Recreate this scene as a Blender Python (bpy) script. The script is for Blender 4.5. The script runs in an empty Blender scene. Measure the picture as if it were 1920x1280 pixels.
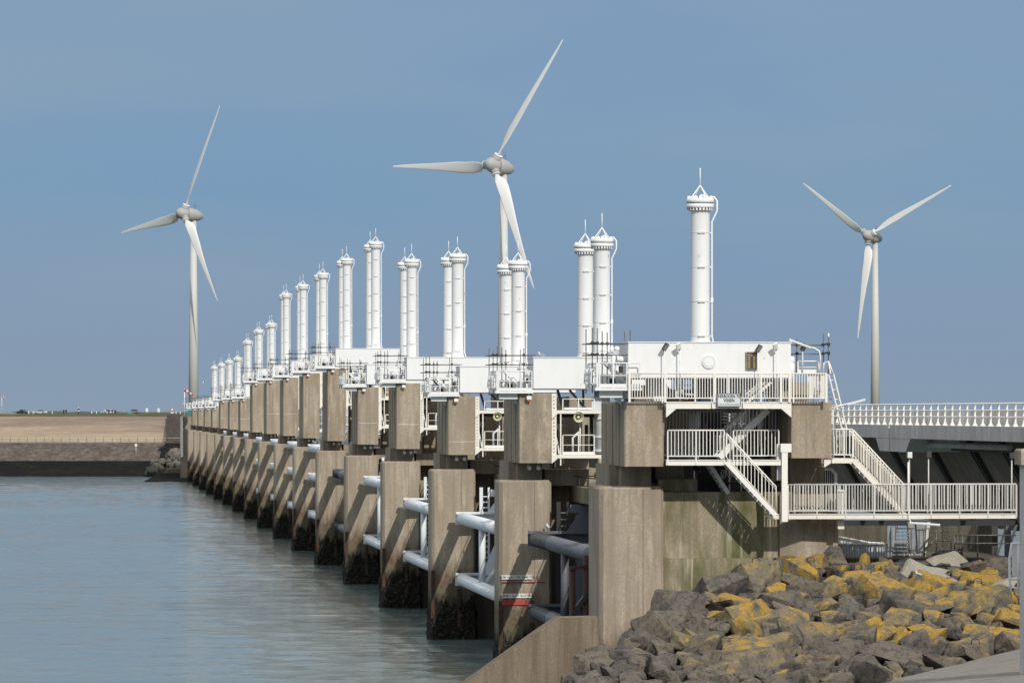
import bpy, bmesh, math, random
from mathutils import Vector, Matrix, Quaternion, noise
R = math.radians
rnd = random.Random(7)
S = bpy.context.scene
COL = S.collection

# ---------------------------------------------------------------- camera
F = 8000.0            # focal length in photo pixels (1920 wide)
TH = math.atan(810.0 / F)
E = 14.75             # eye height above the water
cam_d = bpy.data.cameras.new("camera")
cam = bpy.data.objects.new("camera", cam_d); COL.objects.link(cam)
cam.location = (0, 0, E); cam.rotation_euler = (R(90), 0, -TH)
cam_d.sensor_width = 36; cam_d.lens = F / 1920 * 36
cam_d.shift_y = 133.0 / 1920
cam_d.clip_start = 1; cam_d.clip_end = 40000
S.camera = cam

# ---------------------------------------------------------------- world, sun, exposure
SUN_AZ, SUN_EL = R(16), R(33)      # azimuth measured from straight behind the camera towards its right
sd = Vector((math.sin(SUN_AZ) * math.cos(SUN_EL), -math.cos(SUN_AZ) * math.cos(SUN_EL), math.sin(SUN_EL)))
sun_d = bpy.data.lights.new("sun", 'SUN'); sun_d.energy = 2.95; sun_d.angle = R(0.6); sun_d.color = (1.0, 0.95, 0.87)
sun = bpy.data.objects.new("sun", sun_d); COL.objects.link(sun)
sun.rotation_euler = sd.to_track_quat('Z', 'Y').to_euler(); sun.location = (60, -60, 90)

w = bpy.data.worlds.new("World"); S.world = w; w.use_nodes = True
nt = w.node_tree; nt.nodes.clear()
wo = nt.nodes.new('ShaderNodeOutputWorld'); bg1 = nt.nodes.new('ShaderNodeBackground'); bg2 = nt.nodes.new('ShaderNodeBackground')
sky = nt.nodes.new('ShaderNodeTexSky'); sky.sky_type = 'NISHITA'; sky.sun_disc = False
sky.sun_elevation = SUN_EL; sky.sun_rotation = math.atan2(sd.x, sd.y); sky.dust_density = 2.0; sky.altitude = 0
nt.links.new(sky.outputs[0], bg1.inputs[0]); bg1.inputs[1].default_value = 0.06
tc = nt.nodes.new('ShaderNodeTexCoord'); sep = nt.nodes.new('ShaderNodeSeparateXYZ'); nt.links.new(tc.outputs['Generated'], sep.inputs[0])
ramp = nt.nodes.new('ShaderNodeValToRGB'); nt.links.new(sep.outputs[2], ramp.inputs[0])
el = ramp.color_ramp.elements
el[0].position = 0.0; el[0].color = (0.260, 0.348, 0.465, 1)
el[1].position = 1.0; el[1].color = (1.25, 1.22, 1.18, 1)
for p, c in ((0.018, (0.225, 0.325, 0.475, 1)), (0.05, (0.172, 0.318, 0.500, 1)), (0.10, (0.195, 0.315, 0.490, 1)), (0.28, (0.56, 0.62, 0.71, 1)), (0.6, (1.06, 1.06, 1.07, 1))):
    e = el.new(p); e.color = c
mp = nt.nodes.new('ShaderNodeMapping'); mp.inputs['Scale'].default_value = (3, 3, 16)
nt.links.new(tc.outputs['Generated'], mp.inputs[0])
cn = nt.nodes.new('ShaderNodeTexNoise'); cn.inputs['Scale'].default_value = 2.2; cn.inputs['Detail'].default_value = 4
nt.links.new(mp.outputs[0], cn.inputs['Vector'])
cr = nt.nodes.new('ShaderNodeMapRange'); cr.inputs[1].default_value = 0.35; cr.inputs[2].default_value = 0.7; cr.inputs[3].default_value = 0.0; cr.inputs[4].default_value = 0.42
nt.links.new(cn.outputs['Fac'], cr.inputs[0])
cm = nt.nodes.new('ShaderNodeMixRGB'); cm.inputs[2].default_value = (0.27, 0.36, 0.47, 1)
nt.links.new(cr.outputs[0], cm.inputs[0]); nt.links.new(ramp.outputs[0], cm.inputs[1])
nt.links.new(cm.outputs[0], bg2.inputs[0]); bg2.inputs[1].default_value = 1.0
mx = nt.nodes.new('ShaderNodeMixShader'); mx.inputs[0].default_value = 0.86
nt.links.new(bg1.outputs[0], mx.inputs[1]); nt.links.new(bg2.outputs[0], mx.inputs[2]); nt.links.new(mx.outputs[0], wo.inputs[0])
S.view_settings.view_transform = 'Standard'; S.view_settings.look = 'None'
S.view_settings.exposure = 0.08; S.view_settings.gamma = 1.0; S.view_settings.use_curve_mapping = False
S.cycles.max_bounces = 6; S.cycles.diffuse_bounces = 3

# ---------------------------------------------------------------- measuring helpers (photo direction + distance -> place)
def W(px, py, b):
    """point at barrier coordinate b (metres along the barrier) seen in direction px,py"""
    a = b * math.tan(TH + math.atan((px - 960.0) / F))
    Z = a * math.sin(TH) + b * math.cos(TH)
    return Vector((a, b, E + (773.0 - py) / F * Z))
def AX(px, b): return W(px, 773, b).x
def ZY(px, py, b): return W(px, py, b).z
RT = Vector((math.cos(TH), -math.sin(TH), 0)); FW = Vector((math.sin(TH), math.cos(TH), 0))
def K(px, Z, z):
    """far field: camera-square frame, px across, Z away, z height"""
    p = RT * ((px - 960.0) / F * Z) + FW * Z
    return Vector((p.x, p.y, z))
def KP(px, py, Z): return K(px, Z, E + (773.0 - py) / F * Z)

# ---------------------------------------------------------------- materials
class T:
    def __init__(s, name):
        s.m = bpy.data.materials.new(name); s.m.use_nodes = True; s.t = s.m.node_tree
        s.p = s.t.nodes['Principled BSDF']; s.out = s.t.nodes['Material Output']
    def n(s, typ, ins=None, **props):
        k = s.t.nodes.new('ShaderNode' + typ)
        for a, v in props.items(): setattr(k, a, v)
        for i, v in (ins or {}).items():
            if isinstance(v, bpy.types.NodeSocket): s.t.links.new(v, k.inputs[i])
            else: k.inputs[i].default_value = v
        return k
    def pos(s, sc=(1, 1, 1), obj=False, off=(0, 0, 0)):
        g = s.n('TexCoord').outputs['Object'] if obj else s.n('NewGeometry').outputs['Position']
        return s.n('Mapping', {0: g, 'Scale': sc, 'Location': off}).outputs[0]
    def noise(s, vec, sc, det=4, ro=.55, dist=0):
        return s.n('TexNoise', {'Vector': vec, 'Scale': sc, 'Detail': det, 'Roughness': ro, 'Distortion': dist}).outputs['Fac']
    def rng(s, v, a, b, c=0., d=1.): return s.n('MapRange', {0: v, 1: a, 2: b, 3: c, 4: d}).outputs[0]
    def mix(s, f, a, b, mode='MIX'):
        k = s.n('MixRGB', {0: f, 1: a, 2: b}, blend_type=mode); return k.outputs[0]
    def math(s, op, a, b=0.0): return s.n('Math', {0: a, 1: b}, operation=op).outputs[0]
    def xyz(s, vec=None):
        return s.n('SeparateXYZ', {0: vec if vec is not None else s.n('NewGeometry').outputs['Position']}).outputs
    def done(s, col, rough=.8, bump=None, bs=.3, bd=.02, metal=0., spec=None):
        for k, v in ((s.p.inputs['Base Color'], col), (s.p.inputs['Roughness'], rough), (s.p.inputs['Metallic'], metal)):
            if isinstance(v, bpy.types.NodeSocket): s.t.links.new(v, k)
            else: k.default_value = v
        if spec is not None: s.p.inputs['Specular IOR Level'].default_value = spec
        if bump is not None:
            b = s.n('Bump', {'Strength': bs, 'Distance': bd, 'Height': bump}); s.t.links.new(b.outputs[0], s.p.inputs['Normal'])
        return s.m
def c4(*c): return (c[0], c[1], c[2], 1)

def mat_concrete(name, base, dark, agg=0.0, tide=False, algae=0.0, oi=True, lichen=False):
    t = T(name); P = t.pos()
    big = t.noise(t.pos((.5, .5, .16)), 1.3, 5)
    strk = t.noise(t.pos((1.7, 1.7, .07)), 1.5, 6, .68)
    fine = t.noise(P, 14, 4, .7)
    oi_ = t.n('ObjectInfo').outputs['Random']
    med = t.noise(t.n('VectorMath', {0: P, 1: t.n('CombineXYZ', {0: t.math('MULTIPLY', oi_, 90.0), 1: 0.0, 2: 0.0}).outputs[0]}, operation='ADD').outputs[0], 6.5, 6, .78)
    col = t.mix(t.rng(big, .40, .62), c4(*base), c4(base[0] * .70, base[1] * .68, base[2] * .64))
    col = t.mix(t.rng(strk, .47, .62, 0, .85), col, c4(*dark))
    col = t.mix(t.rng(t.noise(t.pos((1.9, 1.9, .25), off=(7, 3, 1)), 1.2, 5, .65), .52, .64, 0, .7), col, c4(base[0] * 1.28, base[1] * 1.28, base[2] * 1.24))
    col = t.mix(t.rng(med, .40, .62, .38, 0), col, c4(base[0] * .50, base[1] * .47, base[2] * .43))
    col = t.mix(t.rng(med, .60, .70, 0, .45), col, c4(base[0] * 1.4, base[1] * 1.36, base[2] * 1.3))
    col = t.mix(t.rng(fine, .40, .62, 0, .55), col, c4(*[b * .48 for b in base]))
    col = t.mix(t.rng(oi_, 0, 1, 0, .26), col, c4(base[0] * .66, base[1] * .64, base[2] * .62))
    vor = t.n('TexVoronoi', {'Vector': P, 'Scale': 34.0}).outputs['Distance']
    if agg:
        col = t.mix(t.rng(vor, .12, .34, agg, 0), col, c4(base[0] * .38, base[1] * .36, base[2] * .34))
        v2 = t.n('TexVoronoi', {'Vector': P, 'Scale': 21.0}).outputs['Distance']
        col = t.mix(t.rng(v2, .06, .16, agg * .9, 0), col, c4(.62, .57, .48))
    z = t.xyz()[2]
    if lichen:
        rs = t.noise(t.n('VectorMath', {0: t.pos((1.3, 1.3, .28)), 1: t.n('CombineXYZ', {0: t.math('MULTIPLY', oi_, 50.0), 1: 0.0, 2: 0.0}).outputs[0]}, operation='ADD').outputs[0], 1.1, 6, .75)
        col = t.mix(t.rng(rs, .62, .70, 0, .65), col, c4(.20, .12, .05))
        col = t.mix(t.rng(rs, .34, .26, 0, .6), col, c4(.10, .09, .075))
        l = t.noise(P, 2.1, 5, .7); col = t.mix(t.rng(l, .60, .66, 0, .5), col, c4(.27, .23, .07))
    if algae:
        a = t.noise(t.pos((.8, .8, .25)), 1.5, 5)
        col = t.mix(t.rng(a, .40, .66, 0, algae), col, c4(.088, .10, .036))
        wv = t.noise(t.pos((2.2, 2.2, .18), off=(3, 9, 2)), 1.5, 5)
        col = t.mix(t.rng(wv, .57, .70, 0, .65), col, c4(.50, .47, .37))
    if tide:
        wob = t.math('MULTIPLY', t.math('SUBTRACT', t.noise(t.pos((1.6, 1.6, .5)), 1.0, 5, .7), .5), 3.4)
        zz = t.math('ADD', z, wob)
        bn = t.rng(zz, 3.9, 5.3, .95, 0)
        bn = t.math('MULTIPLY', bn, t.rng(t.noise(P, 4.5, 4, .7), .25, .7, .6, 1.0))
        col = t.mix(bn, col, c4(.085, .055, .03))
        col = t.mix(t.rng(zz, 3.0, 3.5, .75, 0), col, c4(.13, .125, .085))
        col = t.mix(t.rng(zz, 2.4, 3.0, 1, 0), col, c4(.016, .014, .011))
        bar = t.n('TexVoronoi', {'Vector': P, 'Scale': 9.0}).outputs['Distance']
        bm_ = t.math('MULTIPLY', t.rng(bar, .05, .16, 1, 0), t.rng(zz, 2.0, 3.0, 1, 0))
        col = t.mix(t.math('MULTIPLY', bm_, .6), col, c4(.36, .32, .26))
    h = t.math('ADD', t.math('MULTIPLY', fine, .6), t.math('MULTIPLY', vor, .5 if agg else .15))
    return t.done(col, .9, h, .35, .03, spec=.1)

def mat_paint(name, col, rough=.42, dirt=.12, rust=0.0, spec=.4):
    t = T(name)
    n1 = t.noise(t.pos((1.5, 1.5, .35)), 1.6, 5, .65)
    c = t.mix(t.rng(n1, .48, .78, 0, dirt * 2.2), c4(*col), c4(col[0] * .62, col[1] * .60, col[2] * .55))
    if rust:
        r = t.noise(t.pos((1, 1, .45)), 3.1, 6, .72)
        c = t.mix(t.rng(r, .66 - rust * .12, .72 - rust * .08, 0, .85), c, c4(.30, .13, .035))
    return t.done(c, t.rng(n1, .3, .8, rough, rough + .2), t.noise(t.pos(), 9, 2), .06, .01, spec=spec)

def mat_plain(name, col, rough=.6, metal=0., var=.3):
    t = T(name); n1 = t.noise(t.pos(), 3.0, 4)
    c = t.mix(t.rng(n1, .3, .75), c4(*col), c4(*[x * (1 - var) for x in col]))
    return t.done(c, rough, metal=metal)

M = {}
M['shaft'] = mat_concrete('weathered_concrete', (.48, .41, .325), (.26, .215, .165), agg=.45, tide=True)
M['block'] = mat_concrete('aggregate_concrete', (.46, .39, .305), (.23, .195, .155), agg=.95, lichen=True)
M['neck'] = mat_concrete('plain_concrete', (.40, .34, .265), (.21, .18, .14), agg=.2)
M['wall'] = mat_concrete('algae_concrete', (.40, .345, .25), (.18, .16, .11), agg=.3, algae=.95)
M['wedge'] = mat_concrete('old_aggregate_concrete', (.28, .225, .17), (.12, .095, .07), agg=1.0, lichen=False)
M['shadewall'] = mat_concrete('shade_toned_concrete', (.15, .135, .11), (.07, .065, .05), agg=.3)  # concrete coloured dark to stand for the shade under walkway and bridge
M['deckc'] = mat_concrete('grey_bridge_concrete', (.74, .73, .71), (.52, .51, .50), agg=.1)
M['webc'] = mat_concrete('girder_concrete', (.36, .31, .26), (.2, .18, .15), agg=.1)
M['white'] = mat_paint('white_paint', (.74, .745, .74), dirt=.10, rust=.06)
M['cyl'] = mat_paint('cylinder_white_paint', (.76, .765, .76), dirt=.09, rust=.22)
M['cream'] = mat_paint('cream_white_paint', (.74, .70, .62), dirt=.12, rust=.25)
M['rail'] = mat_paint('railing_paint', (.76, .74, .69), dirt=.06, rust=.08)
M['railg'] = mat_paint('grey_and_shaded_railing_paint', (.56, .55, .52), dirt=.1, rust=.1)  # grey parts, and the walkway where the grey stands for shade
M['gatew'] = mat_paint('gate_white_paint', (.66, .70, .72), dirt=.16, rust=.06)
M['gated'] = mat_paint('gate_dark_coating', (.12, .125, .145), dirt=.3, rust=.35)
M['turb'] = mat_paint('turbine_paint', (.52, .52, .505), dirt=.05, rough=.5)
M['blade'] = mat_paint('turbine_blade_paint', (.68, .68, .665), dirt=.05, rough=.5)
M['hub'] = mat_paint('turbine_hub_paint', (.36, .355, .345), dirt=.15, rough=.5)
M['scaf'] = mat_plain('galvanised_scaffold_tube', (.16, .16, .15), .5, .5)
M['black'] = mat_plain('black_steel', (.02, .02, .02), .6)
M['dark'] = mat_plain('dark_machine_steel', (.045, .043, .04), .6)
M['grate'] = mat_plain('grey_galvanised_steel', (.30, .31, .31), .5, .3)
M['rust'] = mat_plain('rusty_steel', (.085, .042, .026), .85, 0, .7)
M['redbrown'] = mat_plain('red_brown_steel', (.07, .025, .022), .7)
M['red'] = mat_plain('faded_red_board', (.50, .05, .045), .6, 0, .3)
M['orange'] = mat_plain('orange_paint', (.55, .16, .03), .6)
M['teal'] = mat_plain('teal_panel', (.01, .22, .22), .5)
M['sign'] = mat_plain('sign_face', (.62, .66, .68), .5, 0, .1)
M['signw'] = mat_plain('white_board', (.72, .71, .66), .6, 0, .15)
M['ink'] = mat_plain('black_lettering', (.02, .02, .022), .6)
M['glass'] = mat_plain('dark_lens_glass', (.08, .08, .075), .15)
M['brownlens'] = mat_plain('amber_indicator', (.42, .25, .10), .5)
M['pale'] = mat_plain('pale_horn_plastic', (.62, .60, .42), .5)
M['sock_r'] = mat_plain('red_cloth', (.60, .03, .05), .8)
M['cloth_b'] = mat_plain('blue_cloth', (.02, .07, .35), .8)
M['cloth_r'] = mat_plain('dark_red_cloth', (.35, .02, .02), .8)
M['cloth_k'] = mat_plain('dark_cloth', (.02, .02, .03), .8)
M['cloth_w'] = mat_plain('white_cloth', (.75, .75, .75), .8)
M['skin'] = mat_plain('skin', (.45, .26, .18), .6)
M['carw'] = mat_plain('white_car_paint', (.65, .66, .68), .3)
M['card'] = mat_plain('dark_car_paint', (.04, .045, .06), .3)
M['carr'] = mat_plain('red_car_paint', (.5, .03, .02), .3)
M['tyre'] = mat_plain('tyre_rubber', (.02, .02, .02), .9)
M['gull_g'] = mat_plain('grey_feathers', (.32, .34, .37), .8)
M['wood'] = mat_plain('grey_brown_boards', (.22, .17, .13), .8)
M['far'] = mat_plain('haze_tinted_land', (.09, .11, .14), .9)  # blue grey haze is put into the colour of the far trees

def mat_growth():
    t = T('mussel_and_weed'); P = t.pos()
    v = t.noise(P, 6.0, 5, .8)
    c = t.mix(t.rng(t.noise(P, 2.2, 4), .4, .7), c4(.010, .009, .008), c4(.022, .022, .012))
    c = t.mix(t.rng(t.noise(P, 9, 4, .8), .58, .64, 0, .8), c, c4(.26, .22, .19))
    return t.done(c, .75, v, .9, .10, spec=.15)
M['growth'] = mat_growth()

def mat_rock():
    t = T('boulder_rock')
    ao = t.n('Attribute', attribute_type='OBJECT', attribute_name='lichen').outputs['Fac']
    to = t.n('Attribute', attribute_type='OBJECT', attribute_name='tone').outputs['Fac']
    wh = t.n('Attribute', attribute_type='OBJECT', attribute_name='pale').outputs['Fac']
    P = t.pos()
    base = t.mix(to, c4(.078, .080, .082), c4(.175, .148, .112))
    n1 = t.noise(P, 1.7, 5, .65); n2 = t.noise(P, 11, 5, .75)
    col = t.mix(t.rng(n1, .35, .7), base, c4(.17, .145, .12))
    col = t.mix(t.rng(t.noise(P, 4.2, 6, .8), .48, .60, 0, .7), col, c4(.04, .037, .037))
    col = t.mix(t.rng(t.noise(P, 20, 5, .8), .60, .70, 0, .45), col, c4(.30, .27, .23))
    col = t.mix(t.rng(t.noise(t.pos((1, 1, 2.5)), 3.3, 4), .55, .75, 0, .5), col, c4(.145, .115, .08))
    nz = t.xyz(t.n('NewGeometry').outputs['Normal'])
    up = t.math('ADD', nz[2], t.math('MULTIPLY', nz[1], -.25))
    patch = t.math('ADD', t.noise(P, 1.25, 6, .78), t.math('MULTIPLY', up, .10))
    thr = t.rng(ao, 0, 1, .80, .50)
    d = t.math('SUBTRACT', patch, thr)
    lm = t.math('MULTIPLY', t.rng(d, 0, .035, 0, .95), t.rng(t.noise(P, 8, 5, .8), .40, .50, .25, 1.0))
    ycol = t.mix(t.rng(n2, .40, .60), c4(.50, .27, .012), c4(.30, .20, .04))
    ycol = t.mix(t.rng(t.noise(P, 17, 3), .55, .65, 0, .6), ycol, c4(.40, .36, .24))
    col = t.mix(lm, col, ycol)
    gm = t.rng(t.math('SUBTRACT', patch, thr), -.12, -.01, 0, .5)
    gm = t.math('MULTIPLY', gm, t.math('SUBTRACT', 1.0, lm))
    col = t.mix(gm, col, c4(.30, .235, .10))
    col = t.mix(t.math('MULTIPLY', wh, .85), col, t.mix(t.rng(n2, .3, .7), c4(.46, .43, .37), c4(.30, .27, .22)))
    z = t.xyz()[2]
    col = t.mix(t.rng(t.math('ADD', z, t.math('MULTIPLY', n1, 1.6)), 3.2, 4.6, .75, 0), col, c4(.028, .03, .022))
    h = t.math('ADD', t.math('MULTIPLY', n1, 1.0), t.math('MULTIPLY', n2, .55))
    return t.done(col, .85, h, .8, .13, spec=.12)
M['rock'] = mat_rock()

def mat_asphalt():
    t = T('asphalt_revetment'); P = t.pos()
    n = t.noise(P, 30, 4, .8)
    c = t.mix(t.rng(n, .35, .65), c4(.14, .13, .118), c4(.31, .285, .255))
    c = t.mix(t.rng(t.noise(P, 70, 2, .8), .60, .7, 0, .8), c, c4(.42, .39, .34))
    c = t.mix(t.rng(t.noise(P, .9, 4), .4, .7, 0, .4), c, c4(.12, .11, .08))
    return t.done(c, .95, n, .6, .04)
M['asphalt'] = mat_asphalt()

def mat_water():
    t = T('sea_water')
    def nz(sc, s, rot=0, det=4, off=(0, 0, 0)):
        g = t.n('NewGeometry').outputs['Position']
        v = t.n('Mapping', {0: g, 'Scale': sc, 'Rotation': (0, 0, rot), 'Location': off}).outputs[0]
        return t.noise(v, s, det, .6, .4)
    h1 = nz((1.0, 2.0, 1), 1.6, .1, 4); h3 = nz((.35, .8, 1), 1.3, .12, 4)
    h = t.math('ADD', t.math('MULTIPLY', h1, .35), h3)
    murk = t.mix(t.rng(nz((.02, .05, 1), 1.0, 0, 4), .35, .7), c4(.105, .150, .142), c4(.125, .170, .165))
    X = t.xyz()
    foam = t.rng(nz((.10, .9, 1), 1.4, .05, 6), .60, .66, 0, 1)
    near = t.math('MULTIPLY', t.rng(X[0], 12.0, 19.0), t.rng(X[0], 26.0, 23.5))
    murk = t.mix(t.math('MULTIPLY', t.math('MULTIPLY', foam, near), .65), murk, c4(.55, .60, .60))
    t.p.inputs['IOR'].default_value = 1.33
    return t.done(murk, .07, h, 1.0, .10, spec=.5)
M['water'] = mat_water()

def mat_ground(name, c1, c2, c3, s1=.2, s2=2., rough=.95, stretch=(1, 1, 1), thr=(.45, .6)):
    t = T(name)
    a = t.noise(t.pos(stretch), s1, 6, .7); b = t.noise(t.pos(), s2, 4, .75)
    c = t.mix(t.rng(a, thr[0], thr[1]), c4(*c1), c4(*c2)); c = t.mix(t.rng(b, .42, .68, 0, .8), c, c4(*c3))
    return t.done(c, rough, b, .6, .15, spec=.06)
M['grass'] = mat_ground('short_grass', (.075, .095, .035), (.13, .12, .06), (.05, .06, .03), .12, .9)
M['sand'] = mat_ground('sandy_dry_grass_slope', (.36, .28, .20), (.20, .16, .13), (.27, .21, .155), .045, .55, stretch=(.35, 1, 2.4))
M['stones'] = mat_ground('packed_stone_revetment', (.115, .09, .078), (.155, .13, .11), (.03, .027, .026), .3, .9)
M['bank'] = mat_ground('dark_column_stones', (.075, .058, .05), (.10, .08, .07), (.02, .018, .018), .5, 1.3)
M['weed'] = mat_ground('weed_covered_stones', (.010, .011, .012), (.016, .018, .011), (.004, .005, .006), .15, 1.1)
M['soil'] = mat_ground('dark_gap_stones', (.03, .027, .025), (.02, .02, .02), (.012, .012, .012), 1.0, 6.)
M['road'] = mat_ground('grey_road', (.30, .29, .27), (.24, .23, .22), (.2, .2, .19), .1, 2.)

# ---------------------------------------------------------------- object helpers
def tag(o, label=None, cat=None, group=None, kind=None, category=None):
    cat = cat or category
    if label: o['label'] = label
    if cat: o['category'] = cat
    if group: o['group'] = group
    if kind: o['kind'] = kind
    return o
def thing(name, loc, label, cat, group=None, rz=0.0):
    o = bpy.data.objects.new(name, None); COL.objects.link(o); o.location = loc; o.rotation_euler = (0, 0, rz)
    o.empty_display_size = .3
    return tag(o, label, cat, group)
def link_mesh(name, me, parent=None, loc=(0, 0, 0), rot=None, scale=None):
    o = bpy.data.objects.new(name, me); COL.objects.link(o)
    if parent is not None: o.parent = parent
    o.location = loc
    if rot is not None:
        if isinstance(rot, Quaternion): o.rotation_mode = 'QUATERNION'; o.rotation_quaternion = rot
        else: o.rotation_euler = rot
    if scale is not None: o.scale = scale
    return o
def worldloc(o):
    v = Vector((0, 0, 0))
    while o is not None: v = v + o.location; o = o.parent
    return v

class MB:
    """collects geometry in world coordinates; build() links it as ONE object relative to its parent"""
    def __init__(s): s.v = []; s.f = []; s.sm = []
    def add(s, vs, fs, smooth=False):
        n = len(s.v); s.v += [Vector(v) for v in vs]; s.f += [tuple(i + n for i in f) for f in fs]; s.sm += [smooth] * len(fs); return s
    def box(s, x0, x1, y0, y1, z0, z1):
        if x0 > x1: x0, x1 = x1, x0
        if y0 > y1: y0, y1 = y1, y0
        if z0 > z1: z0, z1 = z1, z0
        return s.add([(x0, y0, z0), (x1, y0, z0), (x1, y1, z0), (x0, y1, z0), (x0, y0, z1), (x1, y0, z1), (x1, y1, z1), (x0, y1, z1)],
                     [(0, 3, 2, 1), (4, 5, 6, 7), (0, 1, 5, 4), (1, 2, 6, 5), (2, 3, 7, 6), (3, 0, 4, 7)])
    def bar(s, p, q, w, h=None):
        p, q = Vector(p), Vector(q); h = h or w; d = (q - p)
        if d.length < 1e-6: return s
        d.normalize(); up = Vector((0, 0, 1)) if abs(d.z) < .95 else Vector((0, 1, 0))
        x = d.cross(up).normalized(); y = x.cross(d).normalized()
        vs = []
        for c in (p, q):
            for i, j in ((-1, -1), (1, -1), (1, 1), (-1, 1)): vs.append(c + x * (i * w / 2) + y * (j * h / 2))
        return s.add(vs, [(3, 2, 1, 0), (4, 5, 6, 7), (0, 1, 5, 4), (1, 2, 6, 5), (2, 3, 7, 6), (3, 0, 4, 7)])
    def tube(s, pts, r, n=8, caps=True, close=False):
        pts = [Vector(p) for p in pts]; k = len(pts); rs = r if isinstance(r, (list, tuple)) else [r] * k
        d0 = (pts[1] - pts[0]).normalized(); ref = Vector((0, 0, 1)) if abs(d0.z) < .9 else Vector((1, 0, 0))
        base = len(s.v); x = None
        for i, p in enumerate(pts):
            d = (pts[min(i + 1, k - 1)] - pts[max(i - 1, 0)])
            d = d.normalized() if d.length > 1e-9 else d0
            if x is None: x = d.cross(ref).normalized()
            else: x = (x - d * x.dot(d)).normalized()
            y = d.cross(x)
            for j in range(n):
                t_ = 2 * math.pi * j / n
                s.v.append(p + x * (math.cos(t_) * rs[i]) + y * (math.sin(t_) * rs[i]))
        for i in range(k - 1):
            for j in range(n):
                a = base + i * n + j; b = base + i * n + (j + 1) % n
                s.f.append((a, b, b + n, a + n)); s.sm.append(True)
        if caps:
            s.f.append(tuple(base + j for j in reversed(range(n)))); s.sm.append(False)
            s.f.append(tuple(base + (k - 1) * n + j for j in range(n))); s.sm.append(False)
        return s
    def prism(s, poly, z0, z1, inset=0.0):
        """plan polygon extruded upward, top edge chamfered by inset"""
        n = len(poly); cx = sum(p[0] for p in poly) / n; cy = sum(p[1] for p in poly) / n
        vs = [(x, y, z0) for x, y in poly]
        if inset:
            vs += [(x, y, z1 - inset) for x, y in poly]
            def ins(x, y):
                return (x + (inset if x < cx else -inset), y + (inset if y < cy else -inset))
            vs += [(*ins(x, y), z1) for x, y in poly]; L = 3
        else: vs += [(x, y, z1) for x, y in poly]; L = 2
        fs = [tuple(reversed(range(n)))]
        for l in range(L - 1):
            for i in range(n):
                j = (i + 1) % n; fs.append((l * n + i, l * n + j, (l + 1) * n + j, (l + 1) * n + i))
        fs.append(tuple((L - 1) * n + i for i in range(n)))
        return s.add(vs, fs)
    def extr(s, poly, y0, y1):
        """outline in the x,z plane given thickness along y"""
        n = len(poly); vs = [(x, y0, z) for x, z in poly] + [(x, y1, z) for x, z in poly]
        fs = [tuple(range(n)), tuple(n + i for i in reversed(range(n)))] + [(i, n + i, n + (i + 1) % n, (i + 1) % n) for i in range(n)]
        return s.add(vs, fs)
    def ball(s, c, r, n=10, m=6, sc=(1, 1, 1)):
        c = Vector(c); vs = [(c.x, c.y, c.z + r * sc[2])]; 
        for i in range(1, m):
            a = math.pi * i / m
            for j in range(n):
                b = 2 * math.pi * j / n
                vs.append((c.x + r * sc[0] * math.sin(a) * math.cos(b), c.y + r * sc[1] * math.sin(a) * math.sin(b), c.z + r * sc[2] * math.cos(a)))
        vs.append((c.x, c.y, c.z - r * sc[2])); fs = []
        for j in range(n): fs.append((0, 1 + j, 1 + (j + 1) % n))
        for i in range(m - 2):
            for j in range(n):
                a = 1 + i * n + j; b = 1 + i * n + (j + 1) % n; fs.append((a, a + n, b + n, b))
        L = len(vs) - 1; o = 1 + (m - 2) * n
        for j in range(n): fs.append((L, o + (j + 1) % n, o + j))
        return s.add(vs, fs, True)
    def build(s, name, mat, parent=None, **tags):
        o0 = worldloc(parent) if parent is not None else Vector((0, 0, 0))
        if parent is None:
            lo = [min(v[i] for v in s.v) for i in range(3)]; hi = [max(v[i] for v in s.v) for i in range(3)]
            own = Vector(((lo[0] + hi[0]) / 2, (lo[1] + hi[1]) / 2, lo[2]))
        else: own = Vector((0, 0, 0))
        me = bpy.data.meshes.new(name); me.from_pydata([v - o0 - own for v in s.v], [], s.f)
        me.materials.append(M[mat] if isinstance(mat, str) else mat)
        me.polygons.foreach_set('use_smooth', s.sm)
        me.update()
        o = link_mesh(name, me, parent, own)
        if tags: tag(o, **tags)
        return o

CACHE = {}
def piece(name, p, q, w_, mat, parent, h=None, round_=False, n=6):
    """one straight bar between two world points, mesh shared between alike bars"""
    p, q = Vector(p), Vector(q); L = round((q - p).length, 2); h = h or w_
    key = (round(w_, 4), round(h, 4), L, mat, round_, n)
    if key not in CACHE:
        b = MB()
        if round_: b.tube([(0, 0, 0), (0, 0, L)], w_ / 2, n)
        else: b.box(-w_ / 2, w_ / 2, -h / 2, h / 2, 0, L)
        me = bpy.data.meshes.new(name); me.from_pydata(b.v, [], b.f); me.materials.append(M[mat]); me.polygons.foreach_set('use_smooth', b.sm); me.update()
        CACHE[key] = me
    d = (q - p).normalized()
    if abs(d.z) > .999: qt = Quaternion((1, 0, 0, 0)); p = p if d.z > 0 else q
    else:
        z = d; x = z.cross(Vector((0, 0, 1))).normalized(); y = z.cross(x).normalized()
        qt = Matrix((x, y, z)).transposed().to_quaternion()
    return link_mesh(name, CACHE[key], parent, p - worldloc(parent), qt)

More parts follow.
